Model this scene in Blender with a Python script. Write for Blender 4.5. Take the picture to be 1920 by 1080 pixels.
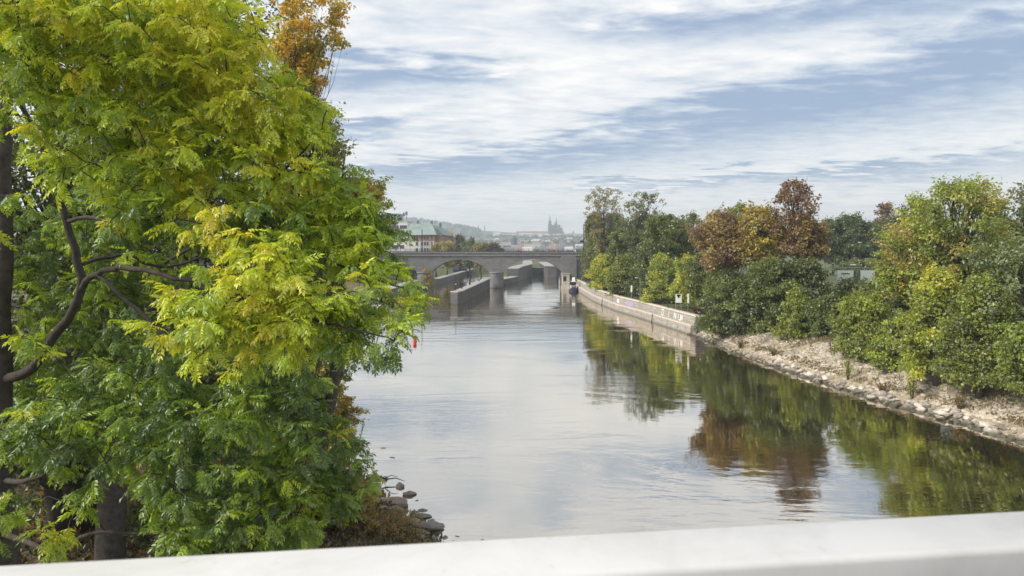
import bpy, math, random
import numpy as np
from mathutils import Vector, Matrix
R = math.radians
random.seed(7)
rng = np.random.default_rng(11)
sc = bpy.context.scene
for o in list(bpy.data.objects):
    bpy.data.objects.remove(o)
col = sc.collection

# ------------------------------------------------------------------ camera
H = 13.0                      # eye height above the river
F = 1280.0                    # focal length in pixels of a 1920 wide picture
HY = 460.0                    # horizon row
cd = bpy.data.cameras.new('camera')
cam = bpy.data.objects.new('camera', cd)
col.objects.link(cam)
cam.location = (0, 0, H)
cam.rotation_euler = (R(90), 0, 0)
cd.sensor_width = 36
cd.lens = 24
cd.shift_y = -(540 - HY) / 1920
cd.clip_start = 0.05
cd.clip_end = 12000
cd.dof.use_dof = True
cd.dof.focus_distance = 30
cd.dof.aperture_fstop = 7.1
sc.camera = cam

# ------------------------------------------------------------------ node helper
class NT:
    def __init__(s, tree):
        s.t = tree
        tree.nodes.clear()
    def n(s, typ, ins=None, **props):
        nd = s.t.nodes.new(typ)
        for k, v in props.items():
            setattr(nd, k, v)
        if ins:
            for k, v in ins.items():
                s.put(nd.inputs[k], v)
        return nd
    def put(s, sock, v):
        if isinstance(v, bpy.types.NodeSocket):
            s.t.links.new(v, sock)
        elif isinstance(v, bpy.types.Node):
            s.t.links.new(v.outputs[0], sock)
        else:
            if sock.type == 'RGBA' and len(v) == 3:
                v = (*v, 1)
            sock.default_value = v
    def m(s, op, a, b=0.0, c=None, clamp=False):
        nd = s.t.nodes.new('ShaderNodeMath')
        nd.operation = op
        nd.use_clamp = clamp
        s.put(nd.inputs[0], a)
        s.put(nd.inputs[1], b)
        if c is not None:
            s.put(nd.inputs[2], c)
        return nd.outputs[0]
    def mix(s, f, a, b, blend='MIX'):
        nd = s.t.nodes.new('ShaderNodeMix')
        nd.data_type = 'RGBA'
        nd.blend_type = blend
        s.put(nd.inputs[0], f)
        s.put(nd.inputs[6], a)
        s.put(nd.inputs[7], b)
        return nd.outputs[2]
    def noise(s, vec, scale, detail=4, rough=0.55, dist=0.0):
        nd = s.n('ShaderNodeTexNoise', {'Scale': scale, 'Detail': detail, 'Roughness': rough, 'Distortion': dist})
        if vec is not None:
            s.put(nd.inputs['Vector'], vec)
        return nd.outputs[0]
    def ramp(s, f, stops, interp='LINEAR'):
        nd = s.t.nodes.new('ShaderNodeValToRGB')
        cr = nd.color_ramp
        cr.interpolation = interp
        while len(cr.elements) < len(stops):
            cr.elements.new(0.5)
        for e, (p, c) in zip(cr.elements, stops):
            e.position = p
            e.color = (*c, 1) if not isinstance(c, (int, float)) else (c, c, c, 1)
        s.put(nd.inputs[0], f)
        return nd.outputs[0]
    def smooth(s, v, a, b, lo=0.0, hi=1.0):
        nd = s.t.nodes.new('ShaderNodeMapRange')
        nd.interpolation_type = 'SMOOTHSTEP'
        s.put(nd.inputs[0], v)
        for i, q in enumerate((a, b, lo, hi)):
            s.put(nd.inputs[i + 1], q)
        return nd.outputs[0]

# ------------------------------------------------------------------ world: cloudy sky
SUN_AZ, SUN_EL = R(-112), R(38)          # left and a little behind, veiled by cloud
world = bpy.data.worlds.new('World')
sc.world = world
world.use_nodes = True
w = NT(world.node_tree)
tc = w.n('ShaderNodeTexCoord')
sky = w.n('ShaderNodeTexSky', sky_type='NISHITA', sun_disc=False)
sky.sun_elevation = SUN_EL
sky.sun_rotation = SUN_AZ
sky.air_density = 1.0
sky.dust_density = 2.0
sep = w.n('ShaderNodeSeparateXYZ', {0: tc.outputs['Generated']})
dx, dy, dz = sep.outputs
zz = w.m('MAXIMUM', dz, 0.0)
az = w.m('MULTIPLY', w.m('ARCTAN2', dx, dy), 57.2958)
el = w.m('MULTIPLY', w.m('ARCSINE', zz), 57.2958)
den = w.m('ADD', zz, 0.06)
pl = w.n('ShaderNodeCombineXYZ', {0: w.m('DIVIDE', dx, den), 1: w.m('DIVIDE', dy, den), 2: 0.0})
# cloud sheet seen in perspective: long ripples drawn out across the view
mp = w.n('ShaderNodeMapping', {'Vector': pl, 'Rotation': (0, 0, R(-20)), 'Scale': (0.62, 1.0, 1)})
n1 = w.noise(mp.outputs[0], 1.15, 9, 0.6, 0.35)
mp2 = w.n('ShaderNodeMapping', {'Vector': pl, 'Rotation': (0, 0, R(-24)), 'Scale': (0.85, 1.4, 1)})
n2 = w.noise(mp2.outputs[0], 3.0, 7, 0.56, 0.4)
n3 = w.noise(mp.outputs[0], 9.0, 5, 0.6, 0.2)
warp = w.m('MULTIPLY', w.m('SUBTRACT', n1, 0.5), 7.0)
warp2 = w.m('MULTIPLY', w.m('SUBTRACT', n2, 0.5), 5.0)
elw = w.m('ADD', el, w.m('ADD', w.m('MULTIPLY', warp, 0.75), warp2))
def band(a0, e0, a1, e1, t0, t1, fade):
    """open blue lane between two (azimuth, elevation) points, thickness t0..t1 degrees"""
    t = w.m('DIVIDE', w.m('SUBTRACT', az, a0), a1 - a0)
    e = w.m('ADD', w.m('MULTIPLY', t, e1 - e0), e0)
    th = w.m('MAXIMUM', w.m('ADD', w.m('MULTIPLY', t, t1 - t0), t0), 0.3)
    q = w.m('DIVIDE', w.m('ABSOLUTE', w.m('SUBTRACT', elw, e)), th)
    g = w.smooth(q, 0.0, 1.75, 1.0, 0.0)
    ends = w.m('MULTIPLY', w.smooth(t, -fade, fade * 0.6, 0, 1), w.smooth(t, 1 - fade * 0.6, 1 + fade, 1, 0))
    return w.m('MULTIPLY', g, ends)
bands = [band(-11, 5.3, 40, 13.2, 0.9, 3.4, 0.12),
         band(8, 17.6, 42, 17.6, 1.0, 2.2, 0.3),
         band(-18, 13.2, -1, 14.2, 1.7, 0.9, 0.25),
         band(-19, 9.3, -10, 9.6, 0.9, 0.6, 0.3),
         band(6, 4.9, 34, 5.6, 0.25, 0.7, 0.3)]
bl = bands[0]
for b in bands[1:]:
    bl = w.m('MAXIMUM', bl, b)
cov = w.m('ADD', w.m('MULTIPLY', w.m('SUBTRACT', n1, 0.5), 1.25), w.m('MULTIPLY', w.m('SUBTRACT', n2, 0.5), 1.15))
cov = w.m('ADD', cov, w.m('MULTIPLY', w.m('SUBTRACT', n3, 0.5), 0.8))
cov = w.m('ADD', cov, 0.70)
cov = w.m('SUBTRACT', cov, w.m('MULTIPLY', bl, 0.66))
cov = w.m('MINIMUM', w.m('MAXIMUM', cov, 0.0), 1.0)
ccol = w.ramp(cov, [(0.0, (0.215, 0.285, 0.41)), (0.25, (0.33, 0.39, 0.48)), (0.5, (0.49, 0.525, 0.57)),
                    (0.75, (0.63, 0.635, 0.64)), (1.0, (0.74, 0.72, 0.695))])
hz = w.smooth(el, 0.0, 6.5, 0.75, 0.0)
hcol = w.mix(w.smooth(n2, 0.35, 0.65), (0.68, 0.68, 0.685), (0.86, 0.80, 0.735))
ccol = w.mix(hz, ccol, hcol)
bgc = w.n('ShaderNodeBackground', {0: ccol, 1: 1.0})
bgs = w.n('ShaderNodeBackground', {0: sky.outputs[0], 1: 0.10})
mx = w.n('ShaderNodeMixShader', {0: 0.90, 1: bgs.outputs[0], 2: bgc.outputs[0]})
w.n('ShaderNodeOutputWorld', {0: mx.outputs[0]})

sd = bpy.data.lights.new('sun', 'SUN')
sun = bpy.data.objects.new('sun', sd)
col.objects.link(sun)
sd.energy = 3.1
sd.angle = R(20)
sd.color = (1.0, 0.93, 0.82)
sv = Vector((math.sin(SUN_AZ) * math.cos(SUN_EL), math.cos(SUN_AZ) * math.cos(SUN_EL), math.sin(SUN_EL)))
sun.rotation_euler = sv.to_track_quat('Z', 'Y').to_euler()

vs = sc.view_settings
vs.view_transform = 'Standard'
vs.look = 'None'
vs.exposure = 0.66
vs.gamma = 1
vs.use_curve_mapping = False
sc.cycles.max_bounces = 6
sc.cycles.diffuse_bounces = 2
sc.cycles.glossy_bounces = 2
sc.cycles.transmission_bounces = 4
sc.cycles.volume_bounces = 0
sc.cycles.transparent_max_bounces = 8

# ------------------------------------------------------------------ materials
MATS = {}
def mat(name, c, rough=0.75, var=0.25, scale=2.0, bump=0.0, bscale=8.0, metal=0.0, c2=None, coord='Object', spec=0.3):
    if name in MATS:
        return MATS[name]
    m = bpy.data.materials.new(name)
    m.use_nodes = True
    t = NT(m.node_tree)
    tcn = t.n('ShaderNodeTexCoord').outputs[coord] if coord != 'World' else t.n('ShaderNodeNewGeometry').outputs['Position']
    nz = t.noise(tcn, scale, 6, 0.65)
    a = tuple(x * (1 - var) for x in c)
    b = c2 if c2 else tuple(min(1, x * (1 + var)) for x in c)
    cc = t.ramp(nz, [(0.32, a), (0.68, b)])
    ins = {'Base Color': cc, 'Roughness': rough, 'Metallic': metal, 'Specular IOR Level': spec}
    p = t.n('ShaderNodeBsdfPrincipled', ins)
    if bump:
        nb = t.noise(tcn, bscale, 6, 0.7)
        bp = t.n('ShaderNodeBump', {'Strength': 0.8, 'Distance': bump, 'Height': nb})
        t.put(p.inputs['Normal'], bp.outputs[0])
    t.n('ShaderNodeOutputMaterial', {0: p.outputs[0]})
    MATS[name] = m
    return m

def leaf_material(name, from_object=False, trans=0.4, gloss=0.05):
    m = bpy.data.materials.new(name)
    m.use_nodes = True
    t = NT(m.node_tree)
    if from_object:
        c = t.n('ShaderNodeObjectInfo').outputs['Color']
    else:
        c = t.n('ShaderNodeVertexColor', layer_name='tint').outputs[0]
    pos = t.n('ShaderNodeNewGeometry').outputs['Position']
    nz = t.noise(pos, 25.0, 2)
    c = t.mix(0.25, c, t.ramp(nz, [(0.3, (0.5, 0.5, 0.5)), (0.7, (1, 1, 1))]), 'MULTIPLY')
    d = t.n('ShaderNodeBsdfDiffuse', {0: c, 1: 0.5})
    tr = t.n('ShaderNodeBsdfTranslucent', {0: t.mix(1.0, c, (1.25, 1.25, 0.75), 'MULTIPLY')})
    g = t.n('ShaderNodeBsdfGlossy', {0: (0.9, 0.95, 1.0), 'Roughness': 0.42})
    a = t.n('ShaderNodeMixShader', {0: trans, 1: d.outputs[0], 2: tr.outputs[0]})
    b = t.n('ShaderNodeMixShader', {0: gloss, 1: a.outputs[0], 2: g.outputs[0]})
    t.n('ShaderNodeOutputMaterial', {0: b.outputs[0]})
    return m
M_LEAF = leaf_material('foliage')
M_LEAF1 = leaf_material('single_leaf', True)
M_BARK = mat('bark', (0.058, 0.05, 0.042), 0.9, 0.45, 6, 0.03, 22)
M_BARKG = mat('bark_grey', (0.16, 0.14, 0.12), 0.9, 0.4, 5, 0.02, 18)

# masonry with courses and joints in fine relief (pieces here are only a few pixels)
def masonry(name, c1, c2, mortar, bw, bh, bump=0.03, stain=0.4):
    m = bpy.data.materials.new(name)
    m.use_nodes = True
    t = NT(m.node_tree)
    g = t.n('ShaderNodeNewGeometry')
    pos = g.outputs['Position']
    s = t.n('ShaderNodeSeparateXYZ', {0: pos})
    sn = t.n('ShaderNodeSeparateXYZ', {0: g.outputs['True Normal']})
    ax = t.m('ABSOLUTE', sn.outputs[0])
    side = t.m('GREATER_THAN', ax, 0.7)
    u = t.m('ADD', t.m('MULTIPLY', side, s.outputs[1]), t.m('MULTIPLY', t.m('SUBTRACT', 1.0, side), s.outputs[0]))
    v = t.n('ShaderNodeCombineXYZ', {0: u, 1: s.outputs[2], 2: 0.0})
    br = t.n('ShaderNodeTexBrick', {'Vector': v, 'Color1': c1, 'Color2': c2, 'Mortar': mortar, 'Scale': 1.0,
                                    'Mortar Size': 0.025, 'Brick Width': bw, 'Row Height': bh, 'Bias': 0.0})
    n = t.noise(pos, 0.5, 7, 0.7)
    n2 = t.noise(pos, 7.0, 5, 0.7)
    c = t.mix(stain, br.outputs[0], t.ramp(n, [(0.3, (0.45, 0.42, 0.40)), (0.7, (1.1, 1.1, 1.1))]), 'MULTIPLY')
    c = t.mix(0.5, c, t.ramp(n2, [(0.3, (0.6, 0.6, 0.6)), (0.7, (1.15, 1.15, 1.15))]), 'MULTIPLY')
    # tide mark at the water
    wet = t.smooth(s.outputs[2], 0.12, 0.4, 0.65, 0.0)
    c = t.mix(wet, c, (0.06, 0.055, 0.035))
    h = t.m('ADD', t.m('MULTIPLY', br.outputs[1], -1.0), t.m('MULTIPLY', n2, 0.6))
    bp = t.n('ShaderNodeBump', {'Strength': 0.8, 'Distance': bump, 'Height': h})
    p = t.n('ShaderNodeBsdfPrincipled', {'Base Color': c, 'Roughness': 0.85, 'Normal': bp.outputs[0]})
    t.n('ShaderNodeOutputMaterial', {0: p.outputs[0]})
    return m

# ------------------------------------------------------------------ mesh helpers
def prop(o, label=None, cat=None, group=None, kind=None):
    if label: o['label'] = label
    if cat: o['category'] = cat
    if group: o['group'] = group
    if kind: o['kind'] = kind
    return o
def empty(name, loc, label=None, cat=None, group=None, rz=0.0):
    o = bpy.data.objects.new(name, None)
    col.objects.link(o)
    o.location = loc
    o.rotation_euler = (0, 0, rz)
    o.empty_display_size = 0.3
    return prop(o, label, cat, group)
def link(name, me, parent=None, loc=None, rot=None):
    o = bpy.data.objects.new(name, me)
    col.objects.link(o)
    if parent: o.parent = parent
    if loc is not None: o.location = loc
    if rot is not None: o.rotation_euler = rot
    return o
class MB:
    def __init__(s):
        s.v = []; s.f = []
    def add(s, vs, fs):
        b = len(s.v)
        s.v += [tuple(p) for p in vs]
        s.f += [tuple(i + b for i in f) for f in fs]
        return s
    def box(s, x0, y0, z0, x1, y1, z1, top=None):
        """top=(dx,dy): inset of the upper face"""
        dx, dy = top or (0, 0)
        vs = [(x0, y0, z0), (x1, y0, z0), (x1, y1, z0), (x0, y1, z0),
              (x0 + dx, y0 + dy, z1), (x1 - dx, y0 + dy, z1), (x1 - dx, y1 - dy, z1), (x0 + dx, y1 - dy, z1)]
        return s.add(vs, [(3, 2, 1, 0), (4, 5, 6, 7), (0, 1, 5, 4), (1, 2, 6, 5), (2, 3, 7, 6), (3, 0, 4, 7)])
    def tube(s, pts, rad, n=6, cap=True):
        pts = [Vector(p) for p in pts]
        base = len(s.v)
        up = Vector((0.13, 0.31, 0.94))
        prev = None
        for i, p in enumerate(pts):
            d = (pts[min(i + 1, len(pts) - 1)] - pts[max(i - 1, 0)]).normalized()
            if prev is None:
                a = d.cross(up)
                if a.length < 0.2: a = d.cross(Vector((1, 0, 0)))
            else:
                a = prev - d * prev.dot(d)
            a.normalize()
            prev = a
            b = d.cross(a)
            r = rad[i] if hasattr(rad, '__len__') else rad
            for k in range(n):
                t = 2 * math.pi * k / n
                s.v.append(tuple(p + (a * math.cos(t) + b * math.sin(t)) * r))
        for i in range(len(pts) - 1):
            for k in range(n):
                k2 = (k + 1) % n
                s.f.append((base + i * n + k, base + i * n + k2, base + (i + 1) * n + k2, base + (i + 1) * n + k))
        if cap:
            s.f.append(tuple(base + k for k in range(n))[::-1])
            e = base + (len(pts) - 1) * n
            s.f.append(tuple(e + k for k in range(n)))
        return s
    def lathe(s, prof, n=12, c=(0, 0, 0)):
        base = len(s.v)
        for r, z in prof:
            for k in range(n):
                t = 2 * math.pi * k / n
                s.v.append((c[0] + r * math.cos(t), c[1] + r * math.sin(t), c[2] + z))
        for i in range(len(prof) - 1):
            for k in range(n):
                k2 = (k + 1) % n
                s.f.append((base + i * n + k, base + i * n + k2, base + (i + 1) * n + k2, base + (i + 1) * n + k))
        return s
    def prism(s, poly, y0, y1):
        """poly in XZ, extruded along Y"""
        n = len(poly); 
        vs = [(x, y0, z) for x, z in poly] + [(x, y1, z) for x, z in poly]
        fs = [tuple(range(n)), tuple(range(2 * n - 1, n - 1, -1))] + [(i, i + n, (i + 1) % n + n, (i + 1) % n) for i in range(n)]
        return s.add(vs, fs)
    def mesh(s, name, m=None, smooth=False):
        me = bpy.data.meshes.new(name)
        me.from_pydata(s.v, [], s.f)
        if m: me.materials.append(m)
        if smooth:
            me.polygons.foreach_set('use_smooth', [True] * len(me.polygons))
        me.update()
        return me
    def build(s, name, m, parent=None, smooth=False, loc=None):
        return link(name, s.mesh(name, m, smooth), parent, loc)

def np_mesh(name, V, faces_n, loops, m, tint=None, smooth=False):
    """V (N,3); faces all with faces_n corners, loops flat index array"""
    me = bpy.data.meshes.new(name)
    me.vertices.add(len(V))
    me.vertices.foreach_set('co', np.ascontiguousarray(V, dtype=np.float32).ravel())
    nf = len(loops) // faces_n
    me.loops.add(len(loops))
    me.loops.foreach_set('vertex_index', np.asarray(loops, dtype=np.int32))
    me.polygons.add(nf)
    me.polygons.foreach_set('loop_start', np.arange(nf, dtype=np.int32) * faces_n)
    if smooth:
        me.polygons.foreach_set('use_smooth', np.ones(nf, dtype=bool))
    me.update(calc_edges=True)
    if tint is not None:
        a = me.color_attributes.new('tint', 'FLOAT_COLOR', 'POINT')
        c = np.ones((len(V), 4), dtype=np.float32)
        c[:, :3] = tint
        a.data.foreach_set('color', c.ravel())
    me.materials.append(m)
    return me

def unit(a):
    return a / np.maximum(np.linalg.norm(a, axis=1, keepdims=True), 1e-9)

def leaves_mesh(name, pos, nrm, dr, size, tint, m, wid=0.36):
    """folded, slightly curled leaf faces"""
    n = len(pos)
    dr = unit(dr - nrm * np.sum(dr * nrm, axis=1, keepdims=True))
    sd_ = np.cross(nrm, dr)
    s = size[:, None]
    V = np.empty((n, 4, 3))
    V[:, 0] = pos
    V[:, 1] = pos + dr * s * 0.45 + sd_ * s * wid + nrm * s * 0.12
    V[:, 2] = pos + dr * s - nrm * s * 0.14
    V[:, 3] = pos + dr * s * 0.45 - sd_ * s * wid + nrm * s * 0.12
    idx = np.arange(n)[:, None] * 4
    loops = np.concatenate([idx, idx + 1, idx + 2, idx, idx + 2, idx + 3], axis=1).ravel()
    return np_mesh(name, V.reshape(-1, 3), 3, loops, m, np.repeat(tint, 4, axis=0))

# ------------------------------------------------------------------ terrain
RY = [-700, -60, 30, 45, 50, 60.5, 79, 99, 107.5, 123.8, 135.6, 158.5, 200, 222, 700]
RX = [60, 42, 36.5, 33.9, 32.8, 30, 27.2, 26, 24.8, 22.6, 20.6, 18.9, 18.6, 19.5, 24]
LY = [-700, -60, 22, 30.8, 34, 37.8, 46, 75, 140, 205, 225, 326, 700]
LX = [-20, 2, -1.2, -3.2, -5.6, -7.8, -11.6, -22, -30, -27.5, -24, -18, -16]
def XR(y): return np.interp(y, RY, RX)
def XL(y): return np.interp(y, LY, LX)
def lump(x, y, s):
    return (np.sin(x * s + 1.7 * np.sin(y * s * .7)) * np.cos(y * s * 1.13 + 1.3 * np.sin(x * s * .63)) +
            .5 * np.sin(x * s * 2.3 + y * s * 1.9 + 1) * np.cos(y * s * 2.7 - x * s * 1.1)) / 1.5
def gz(x, y):
    x = np.asarray(x, float); y = np.asarray(y, float)
    d = x - XR(y)
    zr = np.interp(d, [-4, 0, 1.5, 7.0, 10, 30, 80], [-2.5, -0.12, 0.75, 2.7, 3.1, 3.9, 4.4]) + lump(x, y, .9) * .14 * np.clip(d / 2, 0, 1)
    zw = np.interp(d, [0.9, 1.25, 30, 80], [-2.5, 2.72, 2.9, 4.4])
    zr = np.where(y > 99.6, zw, zr)
    e = XL(y) - x
    zl = np.interp(e, [-4, 0, 6, 20, 60], [-2.5, -0.1, 1.4, 3.2, 4.5]) + lump(x, y, .8) * .16 * np.clip(e / 2, 0, 1)
    z = np.maximum(np.where(d > -4, zr, -2.5), np.where(e > -4, zl, -2.5))
    z = np.maximum(z, np.interp(y, [338, 345], [-2.5, 3.6]))
    # land beyond the river and the far slopes
    far = np.interp(y, [700, 1300, 1900, 2450, 2700], [0, 5, 17, 36, 38])
    q = x / np.maximum(y, 1) * F + 960
    left = np.interp(q, [400, 640, 790, 860, 905, 960, 1100], [105, 95, 78, 55, 33, 24, 18])
    far2 = np.interp(y, [1900, 2900, 3400, 5000], [0, 1, 1.0, .9]) * left
    rise = np.where(y > 700, far + far2 + lump(x, y, .02) * np.interp(y, [700, 1500], [0, 2.5]), 0)
    return z + rise
def axis(segs):
    out = []
    for a, b, st in segs:
        out += list(np.arange(a, b, st))
    return np.array(out + [segs[-1][1]])
gx = axis([(-6000, -600, 300), (-600, -80, 40), (-80, -36, 4), (-36, 14, 1.0), (14, 20, .6), (20, 46, .45), (46, 80, 3), (80, 600, 40), (600, 6000, 300)])
gy = axis([(-3000, -200, 200), (-200, 12, 12), (12, 99, .55), (99, 101, .4), (101, 230, 3), (230, 350, 3), (350, 700, 50), (700, 3500, 50), (3500, 9000, 500)])
GX, GY = np.meshgrid(gx, gy)
GZ = gz(GX, GY)
V = np.stack([GX, GY, GZ], -1).reshape(-1, 3)
nx, ny = len(gx), len(gy)
i0 = (np.arange(ny - 1)[:, None] * nx + np.arange(nx - 1)[None, :]).ravel()
loops = np.stack([i0, i0 + 1, i0 + nx + 1, i0 + nx], 1).ravel()
d = (V[:, 0] - XR(V[:, 1])); e = XL(V[:, 1]) - V[:, 0]
pave = np.clip(1.2 - np.abs(d - 3.2) / 4.2, 0, 1) * (V[:, 1] < 101) * (V[:, 1] > -50)
tint = np.stack([pave, np.clip(e / 3 + .5, 0, 1) * (V[:, 1] < 230), (V[:, 1] > 420) * 1.0], 1)

gm = bpy.data.materials.new('soil_and_bank'); gm.use_nodes = True
t = NT(gm.node_tree)
at = t.n('ShaderNodeVertexColor', layer_name='tint')
ats = t.n('ShaderNodeSeparateColor', {0: at.outputs[0]})
pos = t.n('ShaderNodeNewGeometry').outputs['Position']
n1 = t.noise(pos, 0.55, 8, 0.7); n2 = t.noise(pos, 6.0, 6, 0.7); n3 = t.noise(pos, 2.2, 6, 0.65)
litter = t.ramp(n2, [(0.3, (0.05, 0.04, 0.025)), (0.5, (0.11, 0.085, 0.05)), (0.62, (0.2, 0.14, 0.06)), (0.7, (0.10, 0.12, 0.03))])
grass = t.ramp(n2, [(0.3, (0.045, 0.065, 0.02)), (0.6, (0.10, 0.115, 0.04)), (0.75, (0.19, 0.17, 0.08))])
stone = t.ramp(n3, [(0.3, (0.20, 0.165, 0.105)), (0.5, (0.33, 0.275, 0.19)), (0.7, (0.42, 0.365, 0.28))])
pm = t.m('MULTIPLY', t.smooth(t.m('ADD', ats.outputs[0], t.m('MULTIPLY', t.m('SUBTRACT', n1, 0.5), 1.6)), 0.25, 0.6), 1.0)
c = t.mix(ats.outputs[1], grass, litter)
c = t.mix(pm, c, stone)
farc = t.ramp(t.noise(pos, 0.02, 8, 0.7), [(0.35, (0.05, 0.07, 0.035)), (0.6, (0.10, 0.11, 0.05)), (0.75, (0.2, 0.16, 0.09))])
c = t.mix(ats.outputs[2], c, farc)
bp = t.n('ShaderNodeBump', {'Strength': 0.9, 'Distance': 0.12, 'Height': t.m('ADD', n2, t.m('MULTIPLY', n3, 0.7))})
p = t.n('ShaderNodeBsdfPrincipled', {'Base Color': c, 'Roughness': 0.95, 'Normal': bp.outputs[0]})
t.n('ShaderNodeOutputMaterial', {0: p.outputs[0]})
ground = link('ground', np_mesh('ground', V, 4, loops, gm, tint, True))
prop(ground, kind='structure')

# ------------------------------------------------------------------ river
wm = bpy.data.materials.new('river_water'); wm.use_nodes = True
t = NT(wm.node_tree)
pos = t.n('ShaderNodeNewGeometry').outputs['Position']
def ripple(sx, sy, rot, scale, det, dist=0.4):
    q = t.n('ShaderNodeMapping', {'Vector': pos, 'Rotation': (0, 0, R(rot)), 'Scale': (sx, sy, 1)})
    return t.noise(q.outputs[0], scale, det, 0.55, dist)
r1 = ripple(0.5, 1.0, 8, 1.5, 3)
r2 = ripple(0.55, 1.0, -12, 5.5, 3)
r3 = ripple(0.7, 1.0, 3, 0.28, 2)
patch = ripple(0.35, 1.0, 6, 0.11, 5, 1.0)
amp = t.smooth(patch, 0.42, 0.64, 0.35, 1.5)
hgt = t.m('ADD', t.m('ADD', t.m('MULTIPLY', r1, 0.030), t.m('MULTIPLY', r2, 0.006)), t.m('MULTIPLY', r3, 0.05))
wy = t.n('ShaderNodeSeparateXYZ', {0: pos}).outputs[1]
amp = t.m('MULTIPLY', amp, t.smooth(wy, 60.0, 140.0, 1.0, 1.5))
hgt = t.m('MULTIPLY', hgt, amp)
bp = t.n('ShaderNodeBump', {'Strength': 1.0, 'Distance': 0.27, 'Height': hgt})
mur = t.ramp(ripple(1, 1, 0, 0.05, 5), [(0.3, (0.028, 0.026, 0.012)), (0.7, (0.045, 0.038, 0.02))])
body = t.n('ShaderNodeBsdfDiffuse', {0: mur, 'Normal': bp.outputs[0]})
gl = t.n('ShaderNodeBsdfGlossy', {0: (1.0, 0.955, 0.89), 'Roughness': 0.02, 'Normal': bp.outputs[0]})
fr = t.n('ShaderNodeFresnel', {'IOR': 1.55, 'Normal': bp.outputs[0]})
fac = t.m('POWER', fr.outputs[0], 0.21, clamp=True)
sh = t.n('ShaderNodeMixShader', {0: fac, 1: body.outputs[0], 2: gl.outputs[0]})
t.n('ShaderNodeOutputMaterial', {0: sh.outputs[0]})
river = MB().add([(-120, -650, 0), (120, -650, 0), (120, 346, 0), (-120, 346, 0)], [(0, 1, 2, 3)]).build('river_water', wm)
prop(river, kind='structure')

# ------------------------------------------------------------------ haze
hm = bpy.data.materials.new('haze'); hm.use_nodes = True
t = NT(hm.node_tree)
pv = t.n('ShaderNodeVolumePrincipled', {'Color': (0.80, 0.91, 1.0), 'Density': 0.00036, 'Anisotropy': 0.2})
t.n('ShaderNodeOutputMaterial', {'Volume': pv.outputs[0]})
hz_o = MB().box(-2600, -120, -4.5, 2600, 3650, 150).build('haze', hm)
prop(hz_o, kind='stuff')

# ------------------------------------------------------------------ tree builder
def at(px, py, Y):
    return np.array([(px - 960) / F * Y, Y, H - (py - HY) / F * Y])
G_DARK = [(0.062, 0.080, 0.026), (0.085, 0.108, 0.030), (0.112, 0.135, 0.036)]
G_MID = [(0.112, 0.138, 0.030), (0.160, 0.185, 0.036), (0.215, 0.232, 0.042)]
G_LIME = [(0.20, 0.26, 0.035), (0.29, 0.33, 0.04), (0.38, 0.38, 0.045)]
G_YEL = [(0.42, 0.37, 0.045), (0.54, 0.43, 0.05), (0.56, 0.36, 0.05)]
G_RUST = [(0.22, 0.145, 0.08), (0.30, 0.20, 0.09), (0.42, 0.32, 0.09)]
G_OLIVE = [(0.17, 0.16, 0.05), (0.22, 0.19, 0.06), (0.28, 0.21, 0.065)]
G_GREY = [(0.10, 0.135, 0.055), (0.145, 0.175, 0.075), (0.18, 0.21, 0.09)]

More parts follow.
